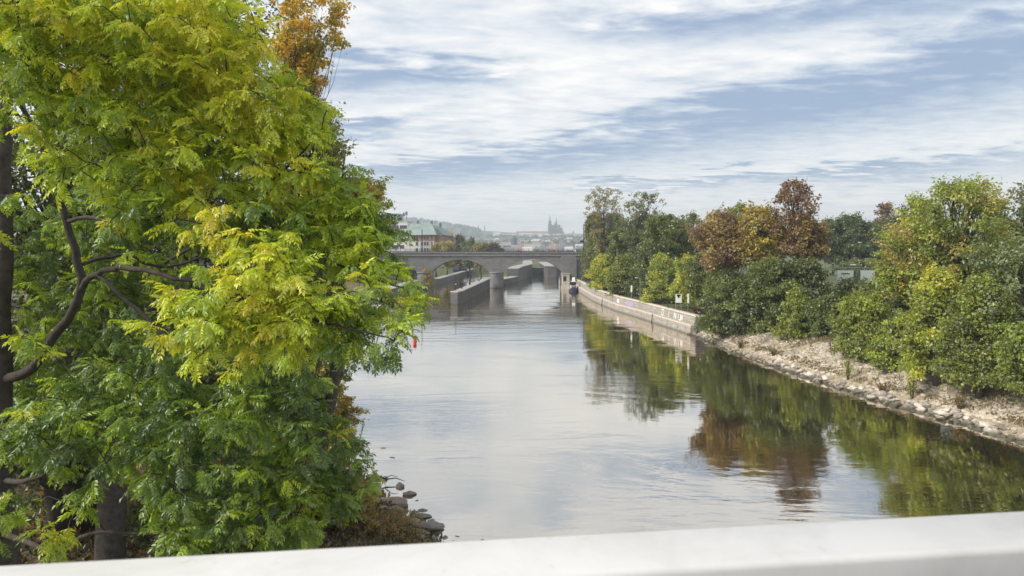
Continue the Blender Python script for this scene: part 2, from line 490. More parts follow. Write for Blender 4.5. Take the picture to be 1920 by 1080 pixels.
def lift(p, k=1.36):
    return [tuple(min(.8, q * k) for q in c_) for c_ in p]
G_DARK, G_MID, G_LIME, G_YEL, G_OLIVE, G_GREY = [lift(p) for p in (G_DARK, G_MID, G_LIME, G_YEL, G_OLIVE, G_GREY)]
def tree(name, label, group, px, top, bot, Y, wpx, pal, shape='round', dens=1.0, leaf=0.3, clump=1.0, seed=0,
         trunk_r=None, gap=0.0, lean=0.0, cat='tree', bark=None, depth=None, crown_bot=None, zbase=None):
    rg = np.random.default_rng(seed + 100)
    X = (px - 960) / F * Y
    zt = H - (top - HY) / F * Y
    zb = float(gz(X, Y)) - 0.1 if zbase is None else zbase
    zc = H - (bot - HY) / F * Y            # underside of the crown
    zc = max(zc, zb + 0.15); zt = max(zt, zc + 0.6)
    Rr = wpx / F * Y / 2 * 1.16
    Rd = depth or Rr
    hgt = zt - zc
    root = empty(name, (X, Y, zb), label, cat, group)
    # clump centres
    cr = clump * min(1.0, max(0.35, Rr / 3.2)) * 0.95
    vol = Rr * Rd * hgt
    nC = int(np.clip(vol / (cr ** 3) * 1.0, 16, 190))
    C = []
    tries = 0
    while len(C) < nC and tries < nC * 30:
        tries += 1
        t_ = rg.random()
        if shape == 'round': pr = math.sqrt(max(0.02, 1 - (2 * t_ - 0.9) ** 2 / 1.3)) * (1 if t_ > .25 else .55 + t_ * 1.8)
        elif shape == 'bush': pr = math.sqrt(max(0.02, 1 - (t_) ** 2.2)) * (0.9 + .1 * t_)
        elif shape == 'cone': pr = max(0.12, 1.05 - t_) ** 0.8
        elif shape == 'vase': pr = (0.25 + 0.85 * t_) * math.sqrt(max(0.05, 1 - max(0, t_ - .55) ** 2 * 4.2))
        else: pr = math.sqrt(max(0.02, 1 - (2 * t_ - 1) ** 2))
        a = rg.random() * 2 * math.pi
        wob = 0.86 + 0.22 * math.sin(a * 3 + t_ * 7 + seed) * 1.0
        rr = math.sqrt(rg.random()) ** 0.7 * pr * wob * (1.18 if rg.random() < .18 else 1)
        x = math.cos(a) * rr * max(0.05, Rr - cr * .6); y = math.sin(a) * rr * max(0.05, Rd - cr * .6)
        z = zc + cr * .5 + t_ * max(0.1, hgt - cr * 1.25) - zb
        if gap and rg.random() < gap * (0.4 + 0.6 * (math.sin(x * 1.9 + seed) * math.cos(z * 1.4 + seed) > 0)): continue
        C.append((x + lean * (z / max(1, zt - zb)) * Rr, y, z, cr * (0.42 + 0.85 * rg.random() ** 1.4)))
    C = np.array(C)
    # limbs
    mb = MB()
    tr = trunk_r or max(0.07, 0.022 * (zt - zb) + 0.03 * Rr * .5)
    hh = (zt - zb)
    wob = rg.normal(0, 0.02 * hh, (7, 2)); wob[0] = 0
    tp = [(wob[i, 0] + lean * Rr * (i / 6.0) * .8, wob[i, 1], hh * 0.93 * i / 6.0) for i in range(7)]
    mb.tube(tp, [tr * (1.25 if i == 0 else 1) * (1 - 0.85 * i / 6.0) for i in range(7)], 8)
    tpa = np.array(tp)
    for cx, cy, cz, c_r in C:
        if rg.random() < 0.3 and nC > 40: continue
        k = min(max(cz / hh * rg.uniform(.35, .75), (zc - zb) / hh * .92, 0.04), .88) * 6
        i = int(k); f_ = k - i
        b = tpa[i] * (1 - f_) + tpa[min(i + 1, 6)] * f_
        r0 = tr * (1 - .85 * k / 6) * rg.uniform(.25, .5)
        mid = (b + np.array([cx, cy, cz])) / 2 + rg.normal(0, .06, 3) * hh * .3 + np.array([0, 0, .04 * hh])
        end = np.array([cx, cy, cz + c_r * .35])
        mb.tube([b, b * .6 + mid * .4 - [0, 0, 0.0], mid, end], [r0, r0 * .75, r0 * .55, r0 * .15], 5, False)
    mb.build('trunk', bark or M_BARK, root, True)
    # leaves
    per = np.maximum(10, (dens * 5.2 * (C[:, 3] ** 2) * 3.1 / (leaf * leaf * .5))).astype(int)
    tot = per.sum()
    cap = 26000
    if tot > cap: per = np.maximum(8, (per * cap / tot).astype(int)); 
    ci = np.repeat(np.arange(len(C)), per)
    n = len(ci)
    dv = unit(rg.normal(0, 1, (n, 3)))
    rad = rg.random(n) ** 0.45
    flat = np.array([1.15, 1.15, 0.72])
    ax_ = unit(C[:, :3] - np.array([0, 0, hh * .45]) + rg.normal(0, .25, (len(C), 3)) * Rr + np.array([0, 0, .25 * Rr]))
    st = np.where(rg.random(len(C)) < .45, rg.uniform(.5, 1.25, len(C)), 0.0)[ci][:, None]
    wl = 1 + 0.45 * np.sin(dv[:, 0] * 5 + ci) * np.cos(dv[:, 2] * 4 + ci * 2.1)
    rad = np.where(rg.random(n) < .09, rad * 1.35, rad)
    off_ = dv * flat * (rad * wl * C[ci, 3])[:, None]
    al = np.sum(off_ * ax_[ci], axis=1, keepdims=True)
    off_ = off_ * (1 - .38 * np.minimum(st, 1)) + ax_[ci] * al * (st * 1.35)
    P = C[ci, :3] + off_
    P[:, 2] = np.maximum(P[:, 2], 0.12)
    nr = unit(dv * .5 + np.array([0, 0, .45]) + rg.normal(0, .62, (n, 3)))
    dd = unit(dv * .8 + np.array([0, 0, -.35]) + rg.normal(0, .6, (n, 3)))
    pal = np.array(pal)
    npal = len(pal)
    tcl = np.clip(rg.random(len(C)) * 1.1 - .08 + .35 * (C[:, 2] / hh - .5), 0, .999) * (npal - 1)
    tl = np.clip(tcl[ci] + rg.normal(0, .4, n), 0, npal - 1.001)
    k = tl.astype(int); f_ = (tl - k)[:, None]
    cc = pal[k] * (1 - f_) + pal[np.minimum(k + 1, npal - 1)] * f_
    cc *= rg.uniform(.8, 1.2, (n, 1))
    me = leaves_mesh('crown', P, nr, dd, leaf * 1.15 * rg.uniform(.35, 1.5, n), cc, M_LEAF)
    cr_o = link('crown', me, root)
    return root

RB = 'trees on the right bank'
# (label, px, top, bottom of crown, distance, width px, palette, kwargs)
T = tree
T('tree', 'tall half bare olive brown tree rising above the viaduct end of the right bank', RB, 1132, 350, 480, 176, 84, G_OLIVE + G_GREY[:1], 'vase', .33, .30, .7, 1, gap=.36, trunk_r=.36)
T('tree', 'sparse dark tree with upswept twigs, second from the viaduct on the skyline', RB, 1192, 358, 490, 146, 92, [G_GREY[0], G_DARK[1], G_OLIVE[0]], 'vase', .32, .28, .6, 2, gap=.38, trunk_r=.3, lean=.2)
T('tree', 'dark green tree hanging over the viaduct end of the stone quay', RB, 1121, 440, 560, 198, 60, G_MID[:2] + G_OLIVE[:1], 'oval', 1.1, .34, 1.0, 3)
T('tree', 'broad green tree between the sparse tree and the rust coloured chestnut', RB, 1245, 398, 520, 132, 96, G_DARK[1:] + G_MID[:2], 'round', .95, .33, 1.1, 4, gap=.12)
T('tree', 'dense green tree under the sparse twigs', RB, 1175, 425, 540, 160, 78, G_MID[:2] + G_DARK[2:], 'round', 1, .34, 1.0, 5)
T('tree', 'thin grey green tree just left of the rust coloured chestnut', RB, 1298, 398, 510, 140, 54, [G_GREY[0], G_GREY[1], G_OLIVE[0]], 'oval', .3, .28, .6, 6, gap=.35, bark=M_BARKG)
T('shrub', 'yellow tinged bush on the quay nearest the viaduct', 'bushes behind the stone quay', 1132, 476, 560, 158, 52, G_LIME + G_YEL[:1], 'bush', 1, .28, .8, 7, cat='shrub')
T('shrub', 'round green bush behind the quay, second from the viaduct', 'bushes behind the stone quay', 1168, 480, 566, 142, 56, G_MID, 'bush', 1, .28, .8, 8, cat='shrub')
T('shrub', 'dark green bush behind the quay beside the tall pole sign', 'bushes behind the stone quay', 1205, 486, 576, 138, 54, G_DARK[1:] + G_MID[:1], 'bush', 1, .27, .8, 9, cat='shrub')
T('shrub', 'lime green bush with a yellow top left of the white notice board', 'bushes behind the stone quay', 1242, 476, 582, 122, 62, G_MID[1:] + G_LIME, 'bush', 1, .26, .8, 10, cat='shrub')
T('shrub', 'lime and yellow bush overhanging the white notice board', 'bushes behind the stone quay', 1292, 482, 566, 112, 62, G_MID[2:] + G_LIME + G_YEL[:1], 'bush', .9, .26, .75, 11, cat='shrub')
T('tree', 'green tree top showing above the left chestnut', RB, 1382, 379, 470, 104, 58, G_MID[1:] + G_OLIVE[:1], 'round', .35, .26, .6, 12, gap=.3)
T('chestnut_tree', 'rust brown chestnut at the left of the autumn clump', 'autumn chestnuts on the right bank', 1356, 396, 512, 94, 104, G_RUST[:2] + G_RUST, 'round', 1.0, .27, 1.0, 13, trunk_r=.3)
T('chestnut_tree', 'chestnut turning golden in the middle of the autumn clump', 'autumn chestnuts on the right bank', 1420, 386, 504, 92, 98, G_RUST[1:] + [(.34, .24, .05)] + G_YEL[1:2] + G_OLIVE[:1], 'round', .95, .26, .95, 14, trunk_r=.3)
T('chestnut_tree', 'tallest chestnut with thin brown leaves standing against the sky', 'autumn chestnuts on the right bank', 1488, 334, 462, 89, 92, [(.16, .09, .055), (.22, .125, .06), (.28, .17, .07)], 'round', .26, .27, .62, 15, gap=.33, trunk_r=.3)
T('chestnut_tree', 'low rust chestnut right of the tallest one', 'autumn chestnuts on the right bank', 1512, 408, 492, 88, 74, G_RUST, 'round', .95, .26, .85, 16)
# behind the fence
BK = 'trees far behind the sports ground fence'
T('tree', 'dark spreading tree behind the white banners of the fence', BK, 1594, 402, 498, 175, 112, G_DARK + G_GREY[:1], 'round', .8, .42, 1.3, 17, gap=.1)
T('tree', 'bare brown topped tree sticking up behind the fence', BK, 1661, 378, 480, 190, 38, [(.28, .17, .09), (.22, .13, .08), (.3, .2, .1)], 'vase', .4, .4, .7, 18, gap=.4, bark=M_BARKG)
T('tree', 'pale golden tree low beside the bare brown topped one', BK, 1652, 412, 500, 182, 62, [(.3, .2, .09), (.2, .17, .07), (.13, .13, .05)], 'round', .7, .4, 1, 19)
T('tree', 'smooth dark green dome shaped tree behind the tall yellow green locust', BK, 1728, 372, 500, 150, 104, G_DARK, 'round', 1.2, .36, 1.2, 20)
T('tree', 'distant dark tree on the skyline between chestnut and spreading tree', BK, 1560, 408, 490, 200, 60, G_DARK, 'round', 1, .4, 1.2, 41)
T('hedge', 'dull green hedge at the foot of the spreading tree', BK, 1625, 484, 508, 160, 110, G_GREY[:2] + G_OLIVE[:1], 'bush', 1, .35, 1, 42, cat='hedge', depth=3)
QG = 'bushes behind the stone quay'
for k_, (px, top, bot, Y, wpx, pal, lb) in enumerate((
        (1110, 478, 548, 200, 40, G_MID[:2], 'small green bush at the foot of the viaduct end tree'),
        (1148, 500, 560, 172, 40, G_DARK[1:] + G_MID, 'dark green bush between the two bushes nearest the viaduct'),
        (1188, 505, 572, 152, 44, G_MID[:2] + G_LIME[:1], 'low green bush left of the small white pole sign'),
        (1222, 510, 582, 132, 46, G_DARK[1:], 'low dark bush right of the small white pole sign'),
        (1264, 520, 575, 121, 48, G_DARK[1:] + G_MID[:1], 'dark bush right behind the white notice board'),
        (1312, 505, 575, 110, 56, G_MID[1:] + G_LIME[:1], 'light green bush above the red creeper'),
        (1345, 520, 600, 100, 60, G_DARK[1:] + G_MID[:1], 'dark bush right of the red creeper'))):
    T('shrub', lb, QG, px, top, bot, Y, wpx, pal, 'bush', 1, .26, .8, 300 + k_, cat='shrub')
for k_, (px, top, bot, Y, wpx, pal, gp, lb) in enumerate((
        (1150, 400, 500, 215, 70, G_GREY[:1] + G_DARK[1:], .15, 'grey green tree between the two sparse trees, set back'),
        (1210, 400, 505, 190, 70, G_DARK[1:] + G_MID[:1], .15, 'green tree set back between sparse tree and broad tree'),
        (1270, 412, 515, 170, 70, G_MID[:2] + G_GREY[:1], .1, 'green tree set back right of the broad green tree'),
        (1318, 430, 520, 150, 60, G_DARK + G_MID[:1], .1, 'dark tree set back left of the rust chestnut'),
        (1113, 400, 520, 216, 40, G_OLIVE[:1] + G_MID[:1], .2, 'narrow olive tree just right of the dark mast'))):
    T('tree', lb, RB, px, top, bot, Y, wpx, pal, 'round', .9, .36, 1.0, 320 + k_, gap=gp)
T('hedge', 'tall dark hedge behind the banner fence', None, 1660, 488, 520, 125, 200, G_DARK + G_GREY[:1], 'bush', 1, .3, 1, 340, cat='hedge', depth=3)
# the near thicket
TH = 'thicket along the top of the stone slope'
T('shrub', 'large dark green bush leaning over the end of the stone quay', TH, 1372, 500, 640, 91, 128, G_DARK[1:] + G_MID[:2], 'bush', 1, .24, .9, 21, cat='shrub')
T('tree', 'broad dark green tree in front of the chestnuts', TH, 1452, 478, 630, 86, 150, G_DARK[1:] + G_MID[:2], 'bush', 1, .25, 1.0, 22)
T('tree', 'dark green tree in front of the low rust chestnut', TH, 1512, 484, 620, 85, 90, G_DARK + G_MID[:1], 'bush', 1, .25, 1.0, 23)
T('sapling', 'small bright green tree on a thin stem at the slope edge', TH, 1492, 540, 640, 80, 70, G_MID[1:] + G_LIME[:1], 'cone', 1.1, .22, .6, 24)
T('shrub', 'low dark bush right of the bright green sapling', TH, 1552, 555, 655, 78, 84, G_DARK[1:] + G_MID[:1], 'bush', 1, .23, .7, 25, cat='shrub')
T('shrub', 'fresh green bush below the fence banners', TH, 1622, 548, 668, 66, 112, G_MID + G_LIME[:2], 'bush', 1, .22, .8, 26, cat='shrub')
T('locust_tree', 'tallest yellow green locust tree on the right bank', TH, 1795, 330, 560, 66, 205, G_MID[:2] + G_LIME[:2] + G_OLIVE[2:], 'round', .85, .22, 1.05, 27, gap=.12)
T('locust_tree', 'yellow tipped locust left of the tallest one', TH, 1718, 410, 570, 70, 130, G_MID[1:] + G_LIME[:2] + G_OLIVE[2:] + G_YEL[:1], 'round', .8, .22, .9, 28, gap=.12)
T('shrub', 'yellow green bush spilling down in front of the locusts', TH, 1758, 500, 704, 56, 130, G_MID[1:] + G_LIME + G_YEL[:1], 'bush', 1, .19, .75, 29, cat='shrub')
T('shrub', 'mixed green bush at the foot of the tallest locust', TH, 1836, 520, 724, 52, 130, G_DARK[2:] + G_MID + G_LIME[:1], 'bush', 1, .18, .75, 30, cat='shrub')
T('tree', 'grey green tree cut by the right edge of the picture', TH, 1935, 430, 690, 52, 190, G_GREY + G_MID[:1], 'round', .95, .18, .8, 31)
T('tree', 'almost bare tree reaching in at the upper right corner', TH, 1950, 335, 460, 57, 110, [G_DARK[0], G_GREY[0], G_OLIVE[0]], 'vase', .22, .2, .6, 32, gap=.5)
T('shrub', 'green bush with a yellow sprig at the right edge near the water', TH, 1935, 600, 735, 47, 130, G_MID[:2] + G_LIME[:1], 'bush', 1, .17, .65, 33, cat='shrub')
T('shrub', 'low yellow green bush at the top of the slope left of the spilling bush', TH, 1690, 590, 692, 61, 90, G_MID + G_LIME[:2], 'bush', 1, .2, .7, 350, cat='shrub')
T('shrub', 'dull green bush hiding the foot of the banner fence', TH, 1598, 521, 600, 88, 96, G_DARK[1:] + G_MID[:1], 'bush', 1, .23, .7, 351, cat='shrub')
T('shrub', 'dark low bush filling the gap behind the sapling', TH, 1420, 560, 645, 88, 90, G_DARK, 'bush', 1, .24, .8, 34, cat='shrub')
T('tree', 'dark tree behind the fresh green bush, right of the banners', TH, 1690, 500, 620, 76, 110, G_DARK[1:] + G_MID[:1], 'round', 1, .24, .9, 35)
T('tree', 'shaded green tree standing behind the tallest locust', TH, 1870, 400, 600, 76, 160, G_DARK[1:] + G_MID[:1], 'round', 1, .24, 1.0, 36)
T('tree', 'mid green tree behind the dark bush of the quay end', RB, 1330, 470, 560, 108, 90, G_MID[:2] + G_DARK[1:2], 'round', 1, .27, .9, 37)
# ------------------------------------------------------------------ quay wall, right
M_QUAY = masonry('quay_stone', (0.36, 0.335, 0.30), (0.29, 0.27, 0.24), (0.20, 0.185, 0.165), 0.9, 0.42, 0.03, 0.45)
M_COPE = mat('coping_stone', (0.52, 0.46, 0.38), 0.85, 0.22, 3, 0.01, 12, coord='World')
M_IRON = mat('black_iron', (0.02, 0.021, 0.022), 0.5, 0.2, 5)
M_WHITE = mat('white_paint', (0.78, 0.78, 0.76), 0.5, 0.05, 3)
M_GREYM = mat('grey_steel', (0.30, 0.31, 0.32), 0.45, 0.15, 4, metal=.5)
M_CONC = masonry('river_concrete', (0.115, 0.112, 0.115), (0.095, 0.092, 0.095), (0.07, 0.07, 0.07), 3.0, 1.0, 0.02, 0.6)
quay = empty('quay_wall', (26, 99, 0), 'long pale stone quay wall with a stepped foot along the right bank', 'wall')
QY = np.concatenate([np.arange(99.2, 206, 2.0), [207]])
def wallband(off0, z0, off1, z1, ys, thick, name, m):
    mb = MB()
    vs = []
    for y in ys:
        x = float(XR(y))
        vs += [(x + off0, y, z0), (x + off1, y, z1), (x + off1 + thick, y, z1), (x + off0 + thick, y, z0)]
    fs = []
    for i in range(len(ys) - 1):
        for k in range(4):
            a, b = i * 4 + k, i * 4 + (k + 1) % 4
            fs.append((a, b, b + 4, a + 4))
    fs += [(0, 3, 2, 1), tuple(len(vs) - 4 + k for k in range(4))]
    mb.add([(x - 26, y - 99, z) for x, y, z in vs], fs)
    return mb.build(name, m, quay)
wallband(-0.35, -2.0, 0.0, 1.25, QY, 1.2, 'lower_wall', M_QUAY)
wallband(0.55, 1.2, 0.68, 2.68, QY, 0.7, 'upper_wall', M_QUAY)
lw_top = wallband(-0.06, 1.25, -0.06, 1.36, QY, 0.66, 'ledge', M_COPE)
cs = MB().box(-.32, -.985, 0, .42, .985, .17, (.02, .015)).mesh('coping_stone', M_COPE)
for i in range(len(QY) - 2):
    y = QY[i] + 1.0
    x = float(XR(y)) + .92
    sl = math.atan2(float(XR(y + 1) - XR(y - 1)), 2)
    link('coping_stone', cs, quay, (x - 26, y - 99, 2.68 + random.uniform(-.008, .008)), (0, 0, -sl))
# return wall closing the quay
MB().box(0.55, 0, -.5, 6.0, .6, 2.62).build('end_wall', M_CONC, quay, loc=(0, -.45, 0))
MB().box(0.5, 0, 0, 6.0, .72, .1).build('end_coping', M_COPE, quay, loc=(0, -.5, 2.62))
# graffiti strokes, flat paint on the upper wall
M_GW = mat('graffiti_white', (0.72, 0.72, 0.72), .8, .1, 4)
M_GP = mat('graffiti_violet', (0.28, 0.24, 0.42), .8, .3, 3)
def on_wall(y, zc):
    x = float(XR(y)) + 0.55 + .13 * (zc - 1.2) / 1.48
    return x
def stroke(poly, m, name='graffiti'):
    """poly: list of (y, z) quads on the wall face"""
    mb = MB()
    for q in poly:
        vs = [(on_wall(y, z) - .012 - 26, y - 99, z) for y, z in q]
        mb.add(vs, [(0, 1, 2, 3)])
    mb.build(name, m, quay)
def letter(kind, y, w_=.75, h0=1.55, h1=2.45, s=.13):
    q = []
    def bar(y0, z0, y1, z1):
        dyy, dzz = y1 - y0, z1 - z0
        L = math.hypot(dyy, dzz); ny_, nz_ = -dzz / L * s / 2, dyy / L * s / 2
        q.append([(y0 + ny_, z0 + nz_), (y1 + ny_, z1 + nz_), (y1 - ny_, z1 - nz_), (y0 - ny_, z0 - nz_)])
    a, b = y, y - w_          # reading direction: towards the viewer
    if kind == 'O':
        bar(a, h0, a, h1); bar(b, h0, b, h1); bar(a, h1, b, h1); bar(a, h0, b, h0)
    elif kind == 'T':
        bar(a, h1, b, h1); bar((a + b) / 2, h0, (a + b) / 2, h1)
    elif kind == 'N':
        bar(a, h0, a, h1); bar(b, h0, b, h1); bar(a, h1, b, h0)
    elif kind == 'I':
        bar((a + b) / 2, h0, (a + b) / 2, h1)
    elif kind == 'J':
        bar(b, h0, b, h1); bar(a, h0, b, h0)
    stroke(q, M_GW)
for k_, y_ in (('O', 112.6), ('I', 109.8), ('N', 107.2), ('I', 105.9), ('J', 105.2), ('N', 104.6)):
    letter(k_, y_)
stroke([[(131, 1.45), (127.6, 1.45), (127.6, 2.35), (131, 2.4)]], M_GP)
stroke([[(137, 1.6), (135.5, 1.6), (135.5, 2.3), (137, 2.3)]], M_GW)

# drain holes, expansion joints, ladders and mooring rings in the lower wall
def lw_x(y, z):
    return float(XR(y)) - .35 + .35 * (z + 2.0) / 3.25
hole = MB().box(-.03, -.09, -.09, .02, .09, .09).mesh('drain_hole', M_IRON)
rgq = random.Random(9)
for i in range(30):
    y = 101 + i * 3.3 + rgq.uniform(-.5, .5); z = rgq.choice([.55, .75, .85])
    link('drain_hole', hole, quay, (lw_x(y, z) - 26, y - 99, z))
M_JOINT = mat('joint_dark', (.10, .09, .08), .9, .2, 3)
for y in (108.3, 119.6, 131.2, 143.0, 156.0, 170.0):
    MB().add([(lw_x(y, 0) - .02 - 26, y - 99 - .04, 0), (lw_x(y, 1.25) - .02 - 26, y - 99 - .04, 1.25), (lw_x(y, 1.25) - .02 - 26, y - 99 + .04, 1.25), (lw_x(y, 0) - .02 - 26, y - 99 + .04, 0)], [(0, 1, 2, 3)]).build('wall_joint', M_JOINT, quay)
for y in (115.0, 148.0):
    ld = MB()
    for d_ in (-.22, .22):
        ld.tube([(lw_x(y, 0) - .12 - 26, y + d_ - 99, 0), (lw_x(y, 1.3) - .12 - 26, y + d_ - 99, 1.5)], .03, 5)
    for k in range(6):
        z = .1 + k * .25
        ld.tube([(lw_x(y, z) - .12 - 26, y - .22 - 99, z), (lw_x(y, z) - .12 - 26, y + .22 - 99, z)], .02, 5)
    ld.build('ladder', M_IRON, quay)
def quay_y(px, off, z):
    ys = np.linspace(98, 214, 1200)
    q = (XR(ys) + off) / ys * F + 960
    return float(ys[np.argmin(np.abs(q - px))])
# black posts, thin chain fence
post = MB().lathe([(.09, 0), (.09, .12), (.045, .16), (.045, 1.75), (.07, 1.78), (.07, 1.92), (0.0, 1.98)], 8).mesh('post', M_IRON, True)
names = ['black post at the near end of the quay by the red creeper', 'black post beside the white notice board', 'black post between the pole sign and the notice board',
         'black post left of the white pole sign', 'black quay post, fifth from the near end', 'black quay post, sixth from the near end',
         'black quay post, seventh from the near end', 'black quay post, eighth from the near end', 'black quay post nearest the viaduct']
for px, lb in zip((1317, 1253, 1202, 1161, 1133, 1124, 1114, 1106, 1099), names):
    y = quay_y(px, .95, 2.85)
    o = link('iron_post', post, None, (float(XR(y)) + .95, y, 2.85))
    prop(o, lb, 'post', 'black posts along the quay')
fence_root = empty('mesh_fence', (float(XR(100)) + 2.4, 100, 2.72), 'low dark mesh fence in the shade behind the quay path', 'fence')
fx0, fy0 = float(XR(100)) + 2.4, 100
fm = MB()
ys = np.arange(100, 200, 3.0)
fp = MB().box(-.03, -.03, 0, .03, .03, 1.25).mesh('fence_post', M_IRON)
for y in ys:
    link('fence_post', fp, fence_root, (float(XR(y)) + 2.4 - fx0, y - fy0, 0))
for z in np.arange(.1, 1.25, .19):
    fm.tube([(float(XR(y)) + 2.4 - fx0, y - fy0, z) for y in ys], .014, 4)
prop(fm.build('fence_wires', M_IRON, fence_root), kind='stuff')
# signs
def sign_board(px, off, label, w_, h0, h1, two, art):
    y = quay_y(px, off, 2.8)
    r = empty('notice_board' if two else 'pole_sign', (float(XR(y)) + off, y, 2.75), label, 'sign')
    xs = (-w_ / 2 + .06, w_ / 2 - .06) if two else (0,)
    for x in xs:
        MB().tube([(x, 0, 0), (x, 0, h1)], .035, 6).build('pole', M_GREYM, r)
    MB().box(-w_ / 2, -.07, h0, w_ / 2, -.04, h1).build('panel', M_WHITE, r)
    if art:
        # dark picture of a branching mark on the board
        a = MB()
        for (x0, z0, x1, z1) in ((-.3, .82, .05, .95), (.05, .95, .32, .78), (-.2, .7, .1, .8), (.0, .62, .28, .66), (-.1, .55, .0, .9)):
            a.box(min(x0, x1), -.076, h0 + min(z0, z1) * (h1 - h0) - .05, max(x0, x1), -.071, h0 + max(z0, z1) * (h1 - h0))
        a.build('print', M_IRON, r)
    return r
sign_board(1272, 1.3, 'square white notice board on two poles with a dark mark', .95, 1.25, 2.6, True, True)
sign_board(1290, 1.3, 'narrow white pole sign right of the notice board', .28, 1.5, 2.95, False, False)
sign_board(1184, 1.3, 'small white pole sign half way along the quay', .3, 1.3, 2.6, False, False)
y = quay_y(1200, 1.6, 5)
lr = empty('street_lamp', (float(XR(y)) + 1.6, y, 2.75), 'slim lamp with a white arm reaching out of the quay bushes', 'lamp')
MB().tube([(0, 0, 0), (0, 0, 4.0), (-.1, 0, 4.2), (-.5, 0, 4.25)], [.05, .035, .03, .03], 6).build('pole', M_GREYM, lr)
MB().box(-.95, -.1, 4.2, -.45, .1, 4.28).build('lamp_head', M_WHITE, lr)
tree('creeper', 'dark red creeper on the fence at the near end of the quay', None, 1318, 566, 588, 103, 40, [(.16, .012, .014), (.24, .02, .02), (.12, .015, .015)], 'bush', 1.2, .16, .5, 51, cat='creeper', depth=.8)

# ------------------------------------------------------------------ viaduct
M_VIA = masonry('viaduct_granite', (0.225, 0.222, 0.228), (0.175, 0.172, 0.18), (0.11, 0.11, 0.115), 1.1, 0.5, 0.03, 0.6)
M_VIA2 = mat('viaduct_trim', (0.22, 0.218, 0.225), .85, .3, 1.2, .01, 6, coord='World')
VY, VD = 208.0, 9.0
via = empty('railway_viaduct', (0, VY, 0), 'grey stone railway viaduct with flat arches crossing the river', 'viaduct')
PITCH = 22.1
P0 = (931 - 960) / F * VY           # centre of the pier in the river
ZS, ZC, ZT = 4.9, 8.75, 9.85        # spring, crown, top of spandrel
HW = PITCH / 2 - 2.2
rise = ZC - ZS
Rar = (HW * HW + rise * rise) / (2 * rise)
def arc(n=22):
    out = []
    for i in range(n + 1):
        x = -HW + 2 * HW * i / n
        out.append((x, ZC - Rar + math.sqrt(Rar * Rar - x * x)))
    return out
A = arc()
for k in range(-6, 1):
    cx = P0 + PITCH * (k + .5)
    # spandrel wall with barrel
    mb = MB()
    n = len(A)
    vs = []; fs = []
    for (x, z) in A:
        vs += [(cx + x, 0, z), (cx + x, 0, ZT), (cx + x, VD, z), (cx + x, VD, ZT)]
    for i in range(n - 1):
        a = i * 4; b = a + 4
        fs += [(a, b, b + 1, a + 1), (a + 2, a + 3, b + 3, b + 2), (a, a + 2, b + 2, b), (a + 1, b + 1, b + 3, a + 3)]
    mb.add(vs, fs).build('arch', M_VIA, via)
    # voussoir ring, each stone apart
    rg_ = MB()
    for i in range(n - 1):
        (x0, z0), (x1, z1) = A[i], A[i + 1]
        a0 = math.atan2(z0 - (ZC - Rar), x0); a1 = math.atan2(z1 - (ZC - Rar), x1)
        e = .004
        o0 = (x0 + math.cos(a0) * .5, z0 + math.sin(a0) * .5); o1 = (x1 + math.cos(a1) * .5, z1 + math.sin(a1) * .5)
        rg_.prism([(cx + x0 + .02, z0 - .02), (cx + x1 - .02, z1 - .02), (cx + o1[0] - .02, o1[1]), (cx + o0[0] + .02, o0[1])], -.09, .3)
    prop(rg_.build('arch_ring', M_VIA, via), kind='stuff')
for k in range(-6, 1):
    px_ = P0 + PITCH * k
    pr = MB()
    pr.box(px_ - 2.2, 0, ZS, px_ + 2.2, VD, ZT)
    pr.build('pier_top', M_VIA, via)
    # pier shaft with rounded cutwater towards the viewer
    outl = [(-2.05, VD)] + [(-2.05, 0)] + [(2.05 * math.cos(math.pi + math.pi * i / 10), -2.0 * math.sin(math.pi * i / 10)) for i in range(1, 10)] + [(2.05, 0), (2.05, VD)]
    m_ = len(outl)
    vs = [(px_ + x, y, -2.4) for x, y in outl] + [(px_ + x, y, ZS - .25) for x, y in outl]
    sh_ = MB().add(vs, [tuple(range(m_, 2 * m_))] + [(i, (i + 1) % m_, (i + 1) % m_ + m_, i + m_) for i in range(m_)])
    sh_.build('pier', M_VIA, via)
    cp_ = [(x * 1.1, y if y > 4 else y * 1.1 - .12) for x, y in outl]
    vs = [(px_ + x, y, ZS - .25) for x, y in cp_] + [(px_ + x, y, ZS + .06) for x, y in cp_]
    MB().add(vs, [tuple(range(m_, 2 * m_)), tuple(range(m_))[::-1]] + [(i, (i + 1) % m_, (i + 1) % m_ + m_, i + m_) for i in range(m_)]).build('pier_cap', M_VIA2, via)
XA = P0 + PITCH - 2.2
MB().box(XA, 0, -2.2, XA + 60, VD, ZT).build('abutment', M_VIA, via)
MB().box(XA - .3, -.8, -2.2, XA + 4.4, -.003, ZT + .01).build('pilaster', M_VIA, via)
x0, x1 = P0 - PITCH * 6.3, XA + 60
MB().box(x0, -.42, ZT, x1, VD + .4, ZT + .28).build('cornice', M_VIA2, via)
MB().box(x0, -.22, ZT + .28, x1, VD + .2, ZT + .75).build('string_course', M_VIA, via)
MB().box(x0, -.52, ZT + .75, x1, VD + .5, ZT + 1.0).build('deck_edge', M_VIA2, via)
MB().box(x0, .1, ZT + 1.0, x1, VD - .1, ZT + 1.25).build('ballast', mat('ballast', (.16, .14, .12), .95, .4, 8), via)
M_RAILG = mat('viaduct_railing', (0.07, 0.075, 0.085), .6, .2, 3)
rl = MB()
for z in (1.25, 1.6, 2.0):
    rl.box(x0, -.3, ZT + z, x1, -.24, ZT + z + .07)
rail_o = rl.build('railing', M_RAILG, via)
rp = MB().box(-.06, -.33, ZT + 1.0, .06, -.21, ZT + 2.12).mesh('railing_post', M_RAILG)
